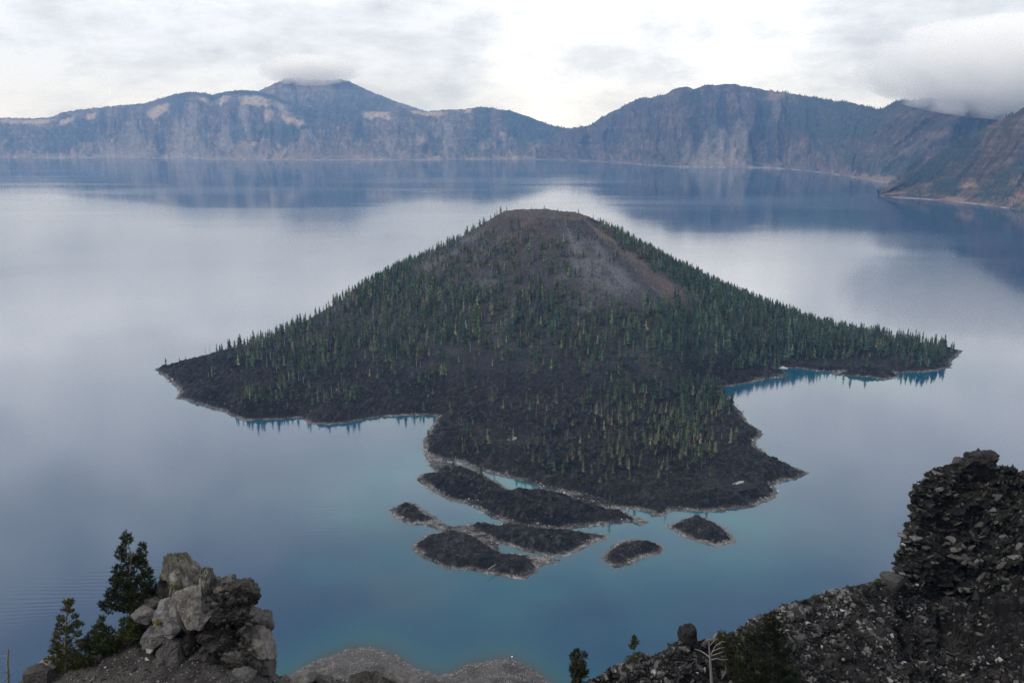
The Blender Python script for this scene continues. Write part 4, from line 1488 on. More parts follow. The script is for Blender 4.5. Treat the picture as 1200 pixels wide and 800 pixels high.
def rock_at(name, px, py, rx, ry, Y, seed, tone, parent=None, mat=None, sub=4, planes=18, rough=0.05, dmin=0.72, lumps=0.0, rot=0.0, depth=1.0, lichen=0.0, smooth=False, dark=0.0, blocky=0.0, taper=0.0):
    v, f = facet_rock(seed, sub, planes, rough, 3.0, dmin, lumps, blocky)
    k = pxm(px, py, Y)
    p = at_Y(px, py, Y)
    if taper:
        zt = np.clip(v[:, 2] + 0.3, 0, 1.3)
        v = v * np.stack([1 - taper * zt, 1 - taper * zt, 1 + 0 * zt], -1) + np.stack([-0.18 * zt, 0 * zt, 0 * zt], -1)
    sc = np.array((rx * k, (rx + ry) * 0.5 * k * depth, ry * k))
    v = v * sc
    c, s = math.cos(rot), math.sin(rot)
    v = np.stack([v[:, 0] * c - v[:, 2] * s, v[:, 1], v[:, 0] * s + v[:, 2] * c], -1)
    w = v + p
    n = fbm(w[:, 0] * 0.9, w[:, 1] * 0.9, w[:, 2] * 0.9, oct=4, seed=seed + 9)
    tone = np.array(tone) * 1.6
    col = np.zeros_like(v) + np.array(tone)
    col = mixc(col, np.array(tone) * 0.45, (0.6 + dark) * sstep(0.0, 0.5, n))
    col = mixc(col, np.array(tone) * 1.5, 0.6 * sstep(0.1, 0.5, -n))
    if lichen:
        ln = fbm(w[:, 0] * 2.3, w[:, 1] * 2.3, w[:, 2] * 2.3, oct=4, seed=seed + 19)
        col = mixc(col, (0.15, 0.16, 0.075), lichen * sstep(0.15, 0.4, ln))
        col = mixc(col, (0.26, 0.26, 0.235), lichen * 0.8 * sstep(0.2, 0.45, -ln))
    o = mesh_np(name, v, f, mat or M_CRAG, parent=parent, col=col, smooth=smooth)
    if parent is None:
        o.location = p
    else:
        o.location = p - np.array(parent.location)
    return o


# knobs on the spur crest
K1 = rock_at('rock_pinnacle', 807, 745, 10, 15, 100, 31, (0.012, 0.011, 0.011), planes=14, rough=0.14, lumps=0.1, blocky=0.09)
tag(K1, 'rounded black rock knob on the scree crest left of the dead tree', 'rock')
K2 = rock_at('rock_pinnacle', 1150, 540, 21, 13, 138, 33, (0.014, 0.013, 0.012), planes=14, rough=0.14, lumps=0.1, blocky=0.1)
tag(K2, 'black jagged block crowning the cliff top', 'rock')
K3 = rock_at('boulder', 1124, 541, 5.5, 5, 138.5, 35, (0.03, 0.028, 0.026), planes=12, rough=0.12)
tag(K3, 'small round boulder balanced left of the block on the cliff top', 'boulder')
K4 = rock_at('boulder', 1046, 681, 12, 9, 126, 37, (0.034, 0.033, 0.031), planes=14, rough=0.08)
tag(K4, 'pale grey rock block at the foot of the cliff edge', 'boulder')

# ------------------------------------------------------------------ left: gravel ledge, crag and boulders
ltop = [(-120, 900), (-40, 830), (15, 806), (28, 790), (45, 780), (70, 775), (100, 768), (118, 757), (145, 742), (170, 735), (250, 745), (310, 780), (330, 796), (345, 800), (365, 797), (395, 795), (430, 803), (500, 808), (530, 850), (600, 1000)]
xs_l = np.arange(-120, 600, 2.0)


def build_ledge():
    nc = len(xs_l)
    yt = interp_curve(ltop, xs_l)
    T = at_Y(xs_l, yt, 46.0 + 0 * xs_l)
    B = at_Y(xs_l, np.maximum(yt + 22, 840.0), 39.5 + 0 * xs_l)
    rows = [T + np.array((0, 14, -70.0)), T + np.array((0, 2.2, -4.0)), T + np.array((0, 0.7, -0.6))]
    m = 60
    for i in range(m + 1):
        rows.append(T + (B - T) * (i / m))
    rows += [B + np.array((0, -3, -5.0)), B + np.array((0, -7, -16.0)), B + np.array((0, -9, -30.0))]
    P = np.array(rows)
    rel = 0.16 * fbm(P[..., 0] / 1.6, P[..., 1] / 1.6, oct=4, seed=951) + 0.05 * fbm(P[..., 0] / 0.3, P[..., 1] / 0.3, oct=2, seed=955)
    P[..., 2] += rel
    nz = fbm(P[..., 0] / 1.4, P[..., 1] / 1.4, oct=4, seed=961)
    c = np.zeros(P.shape) + np.array((0.062, 0.058, 0.056))
    c = mixc(c, (0.032, 0.029, 0.028), sstep(0.0, 0.5, nz))
    o = mesh_np('ledge', P.reshape(-1, 3), grid_faces(len(rows), nc), M_GROUND, col=c.reshape(-1, 3))
    tag(o, 'grey gravel ledge at the lower left carrying crag and conifers', 'ledge', kind='structure')
    return o, P


ledge, LP = build_ledge()

# gravel and small stones on the ledge
n = 9000
ii, jj = rng.uniform(3, 60, n), rng.uniform(60, 320, n)
i, j = ii.astype(int), jj.astype(int)
a, b = (ii - i)[:, None], (jj - j)[:, None]
lp = LP[i, j] * (1 - a) * (1 - b) + LP[i + 1, j] * a * (1 - b) + LP[i, j + 1] * (1 - a) * b + LP[i + 1, j + 1] * a * b
ls = np.clip(np.exp(rng.normal(-2.9, 0.6, n)), 0.025, 0.32)
lc = np.clip(np.array((0.080, 0.075, 0.072)) * np.exp(rng.normal(0, 0.75, (n, 1))), 0.02, 0.45)
rock_heap('loose_gravel', lp, ls, lc, M_STONE, ledge, tilt=0.5)

crag = empty('rock_outcrop', at_Y(240, 790, 44.5), 'craggy lichen-spotted rock outcrop with two black knobs at lower left', 'rock outcrop')
G = (0.125, 0.115, 0.108)
D_ = (0.024, 0.022, 0.021)
crag_rocks = [  # px, py, rx, ry, Y, seed, tone, planes, rough, lumps, rot, lichen
    (222, 692, 38, 58, 46.8, 1, (0.085, 0.080, 0.074), 16, .12, .12, .12, .8),
    (205, 668, 17, 18, 46.2, 2, (0.085, 0.080, 0.072), 14, .14, .16, .2, .9),
    (238, 684, 17, 22, 46.0, 3, (0.06, 0.057, 0.052), 14, .16, .16, -.4, .7),
    (285, 697, 21, 20, 46.2, 4, (0.026, 0.024, 0.023), 14, .16, .18, .0, .15),
    (262, 698, 16, 18, 46.0, 5, (0.06, 0.057, 0.053), 14, .16, .16, .3, .3),
    (262, 740, 46, 46, 47.0, 6, (0.026, 0.024, 0.023), 22, .12, .14, .1, .1),
    (226, 712, 17, 27, 45.3, 7, (0.135, 0.124, 0.114), 12, .05, .06, .15, .1),
    (211, 722, 10, 25, 45.0, 8, (0.10, 0.093, 0.088), 10, .05, .05, .35, 0),
    (236, 722, 14, 17, 44.8, 9, (0.115, 0.105, 0.098), 10, .05, .05, -.2, 0),
    (192, 694, 13, 20, 46.4, 23, (0.08, 0.075, 0.068), 12, .12, .1, .1, .6),
    (176, 722, 20, 16, 46.0, 24, (0.07, 0.066, 0.06), 12, .1, .1, .1, .2),
    (183, 705, 19, 14, 46.2, 10, (0.10, 0.095, 0.088), 12, .07, .06, .1, .3),
    (303, 752, 17, 25, 45.2, 11, (0.105, 0.096, 0.09), 10, .05, .05, .35, 0),
    (309, 728, 11, 14, 45.8, 12, (0.08, 0.074, 0.07), 11, .08, .08, .2, 0),
    (287, 768, 22, 22, 44.9, 13, (0.085, 0.078, 0.073), 10, .06, .06, .6, 0),
    (258, 716, 16, 12, 45.1, 14, D_, 14, .16, .18, -.2, .2),
    (283, 722, 17, 12, 45.2, 15, D_, 14, .18, .2, -.5, .2),
    (262, 750, 15, 13, 44.7, 16, (0.036, 0.033, 0.031), 12, .1, .1, 0, 0),
    (243, 745, 11, 10, 44.5, 17, D_, 12, .12, .1, 0, 0),
    (239, 772, 13, 14, 44.2, 18, (0.036, 0.033, 0.031), 12, .1, .1, .3, 0),
    (256, 783, 16, 14, 44.0, 19, D_, 12, .12, .12, 0, 0),
    (222, 752, 11, 15, 44.6, 20, D_, 12, .1, .1, .2, 0),
    (312, 775, 10, 18, 45.0, 21, (0.075, 0.07, 0.066), 10, .07, .08, .1, 0),
    (298, 722, 9, 10, 45.2, 22, (0.075, 0.07, 0.066), 11, .1, .1, 0, 0),
]
for (x_, y_, rx_, ry_, Y_, sd, tone, pl, rg, lu, ro, li) in crag_rocks:
    rock_at('rock', x_, y_, rx_, ry_, Y_, sd, tone, parent=crag, taper={1: 0.5, 2: 0.35, 3: 0.3}.get(sd, 0.0), planes=pl, rough=rg * 0.8, lumps=lu * 0.3, rot=ro, lichen=li, sub=5 if rx_ > 12 else 4, dmin=0.58, blocky=0.075 if rg > 0.09 else 0.03)
# broken rubble filling the clefts of the crag
n = 420
qx, qy = rng.uniform(226, 294, n), rng.uniform(700, 800, n)
qY = 44.9 - (qy - 700) / 100 * 1.1 + rng.normal(0, 0.15, n)
qs = np.clip(np.exp(rng.normal(-1.9, 0.45, n)), 0.06, 0.42)
kq = (qx > 226) & (qy > 700 + np.clip(qx - 300, 0, 30) * 1.2)
cp = at_Y(qx, qy, qY)[kq] - np.array(crag.location)
rock_heap('rubble', cp, qs[kq], np.clip(np.array((0.034, 0.032, 0.030)) * np.exp(rng.normal(0, 0.5, (kq.sum(), 1))), 0.02, 0.3), M_CRAG, crag)

for (x_, y_, rx_, ry_, Y_, sd, tone, pl, rg, ro, lab) in (
        (195, 726, 17, 19, 44.9, 41, (0.155, 0.15, 0.146), 14, .03, .35, 'smooth grey oval boulder leaning on the crag, largest beside the pale slab'),
        (172, 717, 14, 9, 45.2, 42, (0.135, 0.128, 0.122), 10, .04, -.3, 'flat grey slab behind the oval boulder next to the dark shrub'),
        (181, 746, 17, 12, 44.4, 43, (0.125, 0.122, 0.12), 12, .03, .1, 'smooth egg shaped grey boulder above the white stone'),
        (198, 753, 10, 9, 44.2, 44, (0.085, 0.082, 0.08), 11, .04, .3, 'small dark boulder wedged right of the egg shaped boulder'),
        (202, 772, 13, 16, 43.8, 45, (0.07, 0.066, 0.064), 9, .05, .4, 'dark angular boulder standing below the wedged one'),
        (186, 778, 9, 8, 43.4, 46, (0.11, 0.104, 0.10), 11, .06, 0, 'rough grey boulder on the gravel below the white stone'),
        (176, 761, 5, 3.2, 43.8, 47, (0.22, 0.21, 0.195), 10, .04, -.2, 'small whitish stone lying on the gravel by the boulders'),
        (288, 790, 14, 10, 43.6, 48, (0.125, 0.12, 0.115), 16, .03, .1, 'round grey boulder at the bottom right foot of the crag'),
        (48, 789, 20, 13, 44.0, 49, (0.055, 0.052, 0.05), 12, .06, .0, 'broad dark boulder at the left end of the ledge'),
        (53, 779, 14, 6, 44.6, 50, (0.16, 0.152, 0.144), 9, .04, .3, 'tilted flat grey rock on the left end of the ledge'),
        (352, 797, 16, 7, 44.2, 51, (0.105, 0.10, 0.096), 10, .04, .2, 'low pale boulder by the water view right of the crag'),
        (378, 797, 13, 6, 44.6, 52, (0.05, 0.047, 0.045), 12, .12, .0, 'black rough rock behind the low pale boulder'),
        (428, 799, 22, 10, 44.8, 53, (0.06, 0.056, 0.053), 14, .14, .1, 'black jagged rock at the bottom edge over the gravel shore'),
        (470, 798, 25, 15, 44.6, 54, (0.11, 0.104, 0.10), 9, .05, -.55, 'pale sloping slab at the bottom edge beside the jagged rock'),
        (333, 802, 10, 8, 44.0, 55, (0.07, 0.066, 0.062), 11, .08, 0, 'dark stone in the gap between the crag and the pale boulder')):
    o = rock_at('boulder', x_, y_, rx_, ry_, Y_, sd, np.array(tone) * 0.72, planes=pl, rough=rg * 1.4, rot=ro, sub=5 if rx_ > 14 else 4, dmin=0.66, smooth=False, blocky=0.06 if 370 < x_ < 440 else 0.03)
    tag(o, lab, 'boulder')


# ------------------------------------------------------------------ foreground conifers
def tube(verts, faces, pts, radii, sides=6):
    pts = np.array(pts, float)
    s0 = len(verts)
    for i, p in enumerate(pts):
        d = pts[min(i + 1, len(pts) - 1)] - pts[max(i - 1, 0)]
        d /= np.linalg.norm(d) + 1e-9
        u = np.cross(d, (0.31, 0.87, 0.2)); u /= np.linalg.norm(u)
        w = np.cross(d, u)
        for k in range(sides):
            a = k * 2 * math.pi / sides
            verts.append(p + radii[i] * (u * math.cos(a) + w * math.sin(a)))
    for i in range(len(pts) - 1):
        for k in range(sides):
            a, b = s0 + i * sides + k, s0 + i * sides + (k + 1) % sides
            faces.append((a, b, b + sides, a + sides))


def tufts(centers, dirs, size, n_needle, tone, seed):
    """needle brushes: thin three-sided blades round each shoot"""
    r = np.random.default_rng(seed)
    m = len(centers)
    C = np.repeat(centers, n_needle, 0)
    Dn = np.repeat(dirs, n_needle, 0)
    rd = r.normal(0, 1, (m * n_needle, 3))
    d = Dn * 0.9 + rd * 0.75
    d /= np.linalg.norm(d, axis=1)[:, None]
    L = np.repeat(size, n_needle)[:, None] * r.uniform(0.6, 1.25, (m * n_needle, 1))
    w = np.cross(d, r.normal(0, 1, d.shape))
    w /= np.linalg.norm(w, axis=1)[:, None] + 1e-9
    base = C + Dn * r.uniform(-0.5, 0.5, (m * n_needle, 1)) * L
    wd = L * 0.2
    v = np.stack([base - w * wd * 0.5, base + w * wd * 0.5, base + d * L * 0.6 + w * wd * 0.6, base + d * L], 1)
    f = np.arange(m * n_needle * 4).reshape(-1, 4)
    tn = np.repeat(r.uniform(0.6, 1.5, m), n_needle)[:, None] * r.uniform(0.8, 1.25, (m * n_needle, 1))
    yl = np.repeat(r.random(m) < 0.25, n_needle)[:, None]
    c = np.where(yl, np.array(tone) * np.array((1.5, 1.25, 0.8)), np.array(tone)) * tn
    return v.reshape(-1, 3), f, np.repeat(c, 4, 0)


def hero_tree(name, label, base, top, Y, clumps, seed, tone=(0.030, 0.040, 0.018), needle=0.12, dens=1.0, trunk_r=None, bare=0.0, cat='tree', n_needle=16, trunk_mat=None):
    tone = np.array(tone) * 1.45
    clumps = [(a_, b_, c_ * 1.25, d_ * 1.25) for a_, b_, c_, d_ in clumps]
    r = np.random.default_rng(seed)
    B, T = at_Y(base[0], base[1], Y), at_Y(top[0], top[1], Y)
    root = empty(name, B, label, cat)
    hgt = np.linalg.norm(T - B)
    trunk_r = trunk_r or hgt * 0.022
    tv, tf = [], []
    bend = r.normal(0, 0.02 * hgt, (5, 3))
    bend[0] = bend[-1] = 0
    tp = [(T - B) * t + bend[i] for i, t in enumerate(np.linspace(0, 1, 5))]
    tp[0] = tp[0] - np.array((0, 0, 0.25))
    tube(tv, tf, tp, [trunk_r * (1 - 0.85 * t) for t in np.linspace(0, 1, 5)])
    tpa = np.array(tp)
    cs, ds, ss = [], [], []
    bv, bf = [], []
    for (cx, cy, rx, ry) in clumps:
        k = pxm(cx, cy, Y)
        dy = r.normal(0, 0.45) * rx * k
        c = at_Y(cx, cy, Y) + np.array((0, dy, 0)) - B
        rad = np.array((rx * k, (rx + ry) * 0.5 * k * 0.85, ry * k))
        # limb from the trunk, leaving it lower than the clump
        tz_ = np.clip((c[2] - 0.35 * np.hypot(c[0], c[1])) / max(T[2] - B[2], 0.1), 0.05, 0.97)
        q = np.array([np.interp(tz_, np.linspace(0, 1, 5), tpa[:, a]) for a in range(3)])
        mid = (q + c) / 2 + r.normal(0, 0.06, 3) * np.linalg.norm(c - q)
        tube(bv, bf, [q, mid, c], [trunk_r * 0.34, trunk_r * 0.24, trunk_r * 0.12], 5)
        m = max(14, int(dens * 2.1 * (rx * ry) ** 0.9))
        u = r.normal(0, 1, (m, 3))
        u /= np.linalg.norm(u, axis=1)[:, None]
        rr = r.uniform(0.25, 1.0, (m, 1)) ** 0.5
        pts = c + u * rr * rad
        dd = u * np.array((1, 1, 0.5)) + np.array((0, 0, 0.55))
        dd /= np.linalg.norm(dd, axis=1)[:, None]
        cs.append(pts); ds.append(dd); ss.append(np.full(m, needle) * r.uniform(0.7, 1.3, m))
        for t in range(min(m, 7)):
            tube(bv, bf, [c, pts[t]], [trunk_r * 0.12, trunk_r * 0.05], 4)
    mesh_np('trunk', np.array(tv), np.array(tf), trunk_mat or M_BARK, parent=root, smooth=True)
    mesh_np('branches', np.array(bv), np.array(bf), trunk_mat or M_BARK, parent=root, smooth=True)['kind'] = 'stuff'
    v, f, c = tufts(np.vstack(cs), np.vstack(ds), np.concatenate(ss), n_needle, tone, seed)
    mesh_np('crown', v, f, M_LEAF, parent=root, col=c)
    return root


def spire(cx, top, bot, half, n, seed, skew=0.0):
    r = np.random.default_rng(seed)
    out = [(cx, top + 3, 1.0, 4), (cx, top + 8, 2.6, 3)]
    for i in range(n):
        t = (i + 0.7) / n
        y = top + (bot - top) * t
        w = half * t ** 0.85
        m = 2 + int(t * 3)
        for q in range(m):
            off = (q / max(m - 1, 1) * 2 - 1) * w * r.uniform(0.75, 1.05)
            out.append((cx + off + skew * t, y + abs(off) * 0.14 + r.normal(0, 1.2), 2.6 + 5.2 * t * r.uniform(0.7, 1.2), 2.2 + 2.6 * t))
    return out


hero_tree('pine_tree', 'dark pine with a bare grey stem behind the crag, tallest on the ledge', (156, 716), (147, 626), 46.0,
          [(147, 632, 5, 7), (145, 640, 4, 4), (165, 646, 4.5, 8), (162, 657, 6, 6), (138, 652, 5, 4), (149, 656, 8, 6), (158, 663, 9, 6), (172, 668, 6, 5), (142, 668, 8, 6), (152, 676, 13, 8), (176, 676, 7, 6), (136, 681, 7, 6),
           (146, 690, 15, 8), (165, 688, 12, 8), (177, 690, 6, 6), (130, 699, 7, 5), (123, 706, 6, 4), (143, 703, 13, 7), (160, 703, 13, 8), (174, 702, 8, 7), (134, 709, 8, 4), (150, 711, 10, 5)], 61, tone=(0.022, 0.030, 0.013), dens=1.25)
hero_tree('fir_tree', 'olive green fir with a pointed top at the left of the ledge', (78, 799), (80, 702), 44.6,
          spire(80, 702, 792, 27, 13, 3) + [(66, 790, 9, 4), (95, 786, 10, 5), (104, 778, 7, 4), (60, 782, 6, 4)], 62, tone=(0.056, 0.060, 0.018), needle=0.10, dens=1.5)
hero_tree('fir_tree', 'young green fir bush between the pointed fir and the crag', (119, 770), (119, 722), 44.9,
          [(119, 727, 3, 5), (117, 737, 7, 6), (126, 741, 7, 6), (110, 746, 8, 6), (121, 750, 10, 7), (133, 752, 9, 6), (138, 747, 5, 5), (112, 759, 10, 6), (125, 762, 11, 6), (106, 765, 7, 4)], 63, tone=(0.034, 0.048, 0.018), needle=0.11, dens=1.6)
hero_tree('pine_shrub', 'low dark pine shrub against the left foot of the crag', (157, 752), (156, 712), 45.2,
          [(155, 718, 6, 6), (150, 728, 7, 6), (161, 727, 7, 6), (155, 737, 11, 7), (166, 738, 6, 5), (147, 741, 6, 5), (156, 746, 8, 5)], 64, tone=(0.024, 0.032, 0.012), dens=1.4, cat='shrub')
hero_tree('pine_tree', 'largest dark pine on the scree slope at bottom right', (908, 836), (903, 716), 97.0,
          [(904, 720, 3.5, 5), (903, 729, 6, 6), (909, 736, 6, 6), (896, 740, 7, 6), (904, 746, 9, 6), (914, 750, 7, 6), (889, 752, 6, 5), (900, 758, 12, 7), (916, 764, 9, 6), (892, 768, 9, 7), (908, 772, 13, 8),
           (923, 778, 8, 6), (886, 783, 9, 7), (903, 787, 15, 8), (924, 792, 11, 7), (886, 798, 11, 8), (912, 800, 16, 8), (932, 803, 8, 6), (900, 815, 20, 10), (925, 817, 15, 9)], 65, tone=(0.012, 0.016, 0.006), needle=0.30, dens=0.8)
hero_tree('pine_tree', 'ragged olive pine left of the largest scree pine', (874, 836), (879, 738), 98.0,
          [(879, 742, 5, 5), (872, 748, 7, 5), (885, 750, 6, 5), (875, 758, 9, 6), (868, 766, 7, 6), (882, 766, 8, 6), (876, 778, 10, 7), (866, 784, 7, 6), (880, 790, 10, 7), (868, 798, 9, 7), (878, 808, 12, 8)], 66, tone=(0.016, 0.019, 0.007), needle=0.29, dens=0.7)
hero_tree('pine_tree', 'thin pine just behind the bleached dead tree', (856, 830), (845, 739), 99.0,
          [(845, 743, 4, 5), (843, 750, 6, 4), (849, 756, 7, 5), (856, 763, 6, 5), (846, 768, 6, 5), (857, 776, 6, 5), (848, 790, 8, 6), (860, 800, 8, 6), (846, 803, 10, 5)], 67, tone=(0.030, 0.033, 0.010), needle=0.24, dens=1.1)
hero_tree('pine_tree', 'dense twin-topped conifer at the lower end of the scree', (678, 812), (676, 761), 93.0,
          [(676, 765, 3.5, 5), (685, 766, 2.5, 4), (671, 768, 3, 4), (678, 773, 7, 5), (676, 780, 8, 5), (680, 786, 8, 5), (677, 793, 7, 5), (676, 800, 6, 5)], 68, tone=(0.040, 0.045, 0.020), needle=0.22, dens=1.8)
hero_tree('pine_tree', 'tiny conifer alone on the scree crest against the water', (743, 770), (743, 745), 96.0,
          [(743, 748, 2.4, 3.5), (744, 753, 3.6, 3), (742, 758, 3.2, 2.6), (740, 767, 7, 2.6), (747, 766, 5, 2.5)], 69, tone=(0.036, 0.042, 0.016), needle=0.20, dens=2.2)
hero_tree('pine_tree', 'tiny conifer on the crest beside the cliff edge', (1030, 686), (1029, 677), 125.0,
          [(1029, 680, 2.5, 2.5), (1030, 684, 3, 2)], 70, tone=(0.036, 0.042, 0.016), needle=0.22, dens=2.5)


def dead_tree(name, label, px_paths, Y, seed, mat=None):
    (bx, by) = px_paths[0][0][0]
    B = at_Y(bx, by, Y)
    root = empty(name, B, label, 'dead tree')
    tv, tf, bv, bf = [], [], [], []
    for i, (path, r0, r1) in enumerate(px_paths):
        r = np.random.default_rng(seed + i)
        pts = []
        off = 0.0
        dyd = r.normal(0, 0.25)
        for q, (x, y) in enumerate(path):
            pts.append(at_Y(x, y, Y + dyd * q * 0.6 * (i > 0)) - B)
        tv, tf = [], []
        tube(tv, tf, pts, list(np.linspace(r0, r1, len(pts))), 6)
        mesh_np('branch' if i else 'trunk', np.array(tv), np.array(tf), mat or M_DEAD, parent=root, smooth=True)
    return root


dead_tree('dead_tree', 'bleached white dead tree with curving limbs on the scree', [
    ([(834, 802), (833, 785), (832, 770), (831, 758), (831, 751)], 0.19, 0.05),
    ([(832, 770), (827, 766), (821, 762), (814, 760)], 0.10, 0.03), ([(832, 768), (836, 761), (839, 755)], 0.09, 0.03), ([(839, 756), (846, 751), (850, 752)], 0.06, 0.02),
    ([(832, 773), (840, 771), (847, 773), (853, 772)], 0.09, 0.03), ([(833, 768), (839, 766), (848, 763)], 0.08, 0.02), ([(831, 757), (836, 751), (842, 747)], 0.06, 0.02),
    ([(831, 753), (827, 750), (824, 752)], 0.05, 0.02), ([(835, 763), (843, 759), (849, 758)], 0.06, 0.02)], 94.0, 81)
dead_tree('dead_tree', 'bare weathered snag with broken twigs at the far left edge', [
    ([(9, 812), (10, 795), (9, 775), (10, 761)], 0.10, 0.055), ([(9, 776), (4, 779), (-3, 779)], 0.025, 0.01), ([(9, 788), (3, 787), (-4, 785)], 0.028, 0.01), ([(10, 791), (15, 789), (18, 783)], 0.025, 0.009),
    ([(9, 793), (3, 797), (-2, 800)], 0.03, 0.01), ([(10, 768), (7, 768), (0, 768)], 0.018, 0.008), ([(10, 782), (13, 783)], 0.018, 0.01), ([(9, 798), (4, 795)], 0.02, 0.01)], 44.5, 82)

# low tufts of dry plants
for (px_, py_, s_, Y_, lab) in ((256, 797, 6, 43.6, 'yellow green tuft at the bottom of the crag'), (186, 731, 5, 44.2, 'small green cushion plant between the grey boulders'), (203, 790, 4, 43.2, 'tiny yellow tuft on the gravel ledge'),
                                (106, 795, 5, 43.4, 'dry tuft at the foot of the pointed fir')):
    p = at_Y(px_, py_, Y_)
    r = np.random.default_rng(int(px_))
    m = 26
    k = pxm(px_, py_, Y_)
    cs = np.column_stack([r.normal(0, s_ * k * 0.55, m), r.normal(0, s_ * k * 0.4, m), r.uniform(0, s_ * k * 0.4, m)])
    dd = np.column_stack([r.normal(0, 0.4, m), r.normal(0, 0.4, m), np.ones(m)])
    dd /= np.linalg.norm(dd, axis=1)[:, None]
    v, f, c = tufts(cs, dd, np.full(m, s_ * k * 0.6), 8, (0.13, 0.12, 0.03), int(px_))
    o = mesh_np('grass_tuft', v, f, M_LEAF, col=c)
    o.location = p
    tag(o, lab, 'plant')


# ------------------------------------------------------------------ small man-made things and driftwood
def hull_boat(parent, L, Wd, Hh):
    st = np.linspace(0, 1, 9)
    v, f = [], []
    for t in st:
        w = Wd * (1 - max(0, (t - 0.45) / 0.55) ** 2.2) * 0.5 + 0.02
        z = Hh * (1 + 0.35 * t * t)
        x = (t - 0.5) * L
        v += [(x, -w, z), (x, -w * 0.75, -0.2), (x, w * 0.75, -0.2), (x, w, z)]
    for i in range(8):
        for k in range(3):
            a = i * 4 + k
            f.append((a, a + 1, a + 5, a + 4))
        f.append((i * 4, i * 4 + 4, i * 4 + 7, i * 4 + 3))
    f.append((0, 3, 2, 1))
    f.append((32, 33, 34, 35))
    return mesh_np('hull', np.array(v), np.array(f), M_WHITE, parent=parent)


def box_part(name, parent, c, d, mat):
    v = np.array([(c[0] + sx * d[0] / 2, c[1] + sy * d[1] / 2, c[2] + sz * d[2] / 2 + (0)) for sz in (-1, 1) for sx, sy in ((-1, -1), (1, -1), (1, 1), (-1, 1))])
    v[4:, 0] = c[0] + (v[4:, 0] - c[0]) * 0.86
    f = np.array([(0, 3, 2, 1), (4, 5, 6, 7), (0, 1, 5, 4), (1, 2, 6, 5), (2, 3, 7, 6), (3, 0, 4, 7)])
    return mesh_np(name, v, f, mat, parent=parent)


bp_ = at_z(918.5, 431.5)
boat = empty('boat', bp_, 'small white boat in the mouth of the dark blue cove', 'boat')
boat.rotation_euler = (0, 0, -0.35)
hull_boat(boat, 13.0, 3.6, 1.1)
cab = box_part('cabin', boat, (-1.0, 0, 2.1), (5.0, 2.5, 1.9), M_WHITE)
box_part('window_band', boat, (-1.0, 0, 2.25), (5.06, 2.56, 0.55), M_DARKP)

by = at_z(600, 769.5)
buoy = empty('buoy', by, 'small round white buoy floating off the gravel shore', 'buoy')
v, f = ico(3)
mesh_np('float', v * 0.75 * np.array((1, 1, 0.9)) + np.array((0, 0, 0.35)), f, M_WHITE, parent=buoy, smooth=True)
bv, bf = [], []
tube(bv, bf, [(0, 0, 0.9), (0, 0, 1.35)], [0.09, 0.07], 8)
mesh_np('mooring_post', np.array(bv), np.array(bf), M_DARKP, parent=buoy)


def log(px0, px1, Y_fn, rad, label):
    a, b = px0, px1
    v, f = [], []
    A, Bp = at_z(a[0], a[1], Y_fn), at_z(b[0], b[1], Y_fn)
    d = Bp - A
    pts = [d * t + np.array((0, 0, 0.25 * math.sin(t * 3))) for t in np.linspace(0, 1, 6)]
    tube(v, f, pts, list(np.linspace(rad, rad * 0.6, 6)), 7)
    n0 = len(v)
    f2 = np.array(f)
    o = mesh_np('driftwood_log', np.array(v), f2, M_DEAD, smooth=True)
    o.location = A
    return tag(o, label, 'log')


_lz = mesh_lookup(islet_A)
_lp = at_z(np.array([572.0, 581.0]), np.array([667.0, 661.0]), 4.0)
log((572, 667), (581, 661), float(_lz(_lp[:, 0], _lp[:, 1]).max()) + 0.5, 0.6, 'bleached driftwood log lying on the front islet')

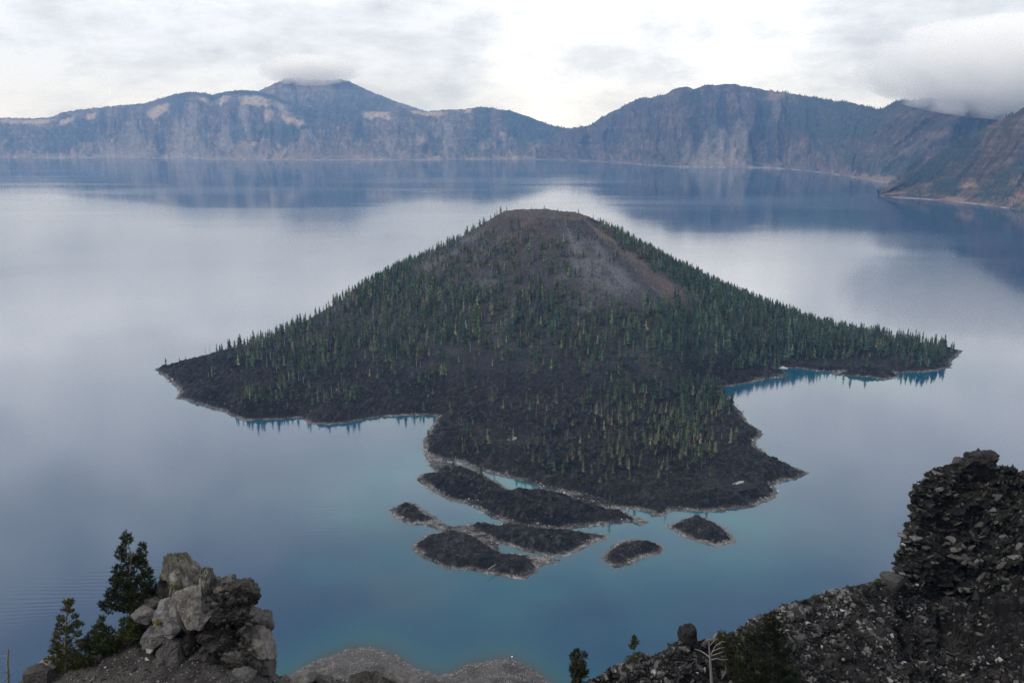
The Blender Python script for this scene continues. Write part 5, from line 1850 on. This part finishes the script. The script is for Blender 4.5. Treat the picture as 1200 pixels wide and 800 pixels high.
# ------------------------------------------------------------------ cloud volumes covering the two highest summits
def summit_cloud(px, py, Y, rx, rz, ry, dens, seed, label):
    p = at_Y(px, py, Y)
    v, f = ico(4)
    m, nn, ll, b = new_mat('cloud_air')
    nn.remove(b)
    o = mesh_np('summit_cloud', v, f, m, smooth=True)
    o.location = p
    o.scale = (rx, ry, rz)
    co = N(nn, 'ShaderNodeTexCoord')
    ln = N(nn, 'ShaderNodeVectorMath', operation='LENGTH')
    ll.new(co.outputs['Object'], ln.inputs[0])
    mp_ = N(nn, 'ShaderNodeMapping')
    mp_.inputs['Scale'].default_value = (rx / 170, ry / 170, rz / 110)
    mp_.inputs['Location'].default_value = (seed, seed * 0.7, 0)
    ll.new(co.outputs['Object'], mp_.inputs['Vector'])
    nz = N(nn, 'ShaderNodeTexNoise')
    nz.inputs['Scale'].default_value = 1.0
    nz.inputs['Detail'].default_value = 7
    nz.inputs['Roughness'].default_value = 0.62
    ll.new(mp_.outputs[0], nz.inputs['Vector'])
    # density = noise minus distance from the middle
    a = N(nn, 'ShaderNodeMath', operation='MULTIPLY_ADD')
    ll.new(nz.outputs[0], a.inputs[0])
    a.inputs[1].default_value = 1.5
    a.inputs[2].default_value = 0.34
    s_ = N(nn, 'ShaderNodeMath', operation='SUBTRACT')
    ll.new(a.outputs[0], s_.inputs[0])
    ll.new(ln.outputs['Value'], s_.inputs[1])
    mr = N(nn, 'ShaderNodeMapRange')
    mr.inputs['From Min'].default_value = 0.0
    mr.inputs['From Max'].default_value = 0.9
    mr.inputs['To Max'].default_value = dens
    ll.new(s_.outputs[0], mr.inputs['Value'])
    pv = N(nn, 'ShaderNodeVolumePrincipled')
    pv.inputs['Color'].default_value = (1, 1, 1, 1)
    pv.inputs['Anisotropy'].default_value = 0.0
    ll.new(mr.outputs[0], pv.inputs['Density'])
    ll.new(pv.outputs[0], nn['Material Output'].inputs['Volume'])
    return tag(o, label, 'summit_cloud', kind='stuff')


summit_cloud(1240, 78, 6500, 1500, 390, 430, 0.019, 3.0, 'white cloud bank hiding the top of the right mountain')
summit_cloud(364, 82, 14300, 880, 250, 360, 0.010, 8.0, 'white cloud cap on the tip of the far peak')

# ------------------------------------------------------------------ haze
hz_bm = bmesh.new()
bmesh.ops.create_cube(hz_bm, size=1)
hme = bpy.data.meshes.new('haze')
hz_bm.to_mesh(hme)
hz_bm.free()
haze = bpy.data.objects.new('haze', hme)
COL.objects.link(haze)
haze.scale = (33000, 19500, 1000)
haze.location = (0, 8600, 485)
m, nn, ll, b = new_mat('haze_air')
nn.remove(b)
pv = N(nn, 'ShaderNodeVolumePrincipled')
pv.inputs['Color'].default_value = (0.23, 0.51, 1.0, 1)
pv.inputs['Absorption Color'].default_value = (1, 1, 1, 1)
pv.inputs['Density'].default_value = 4.1e-5
pv.inputs['Anisotropy'].default_value = 0.0
ll.new(pv.outputs[0], nn['Material Output'].inputs['Volume'])
hme.materials.append(m)
tag(haze, 'thin blue haze over the lake basin', 'haze', kind='stuff')
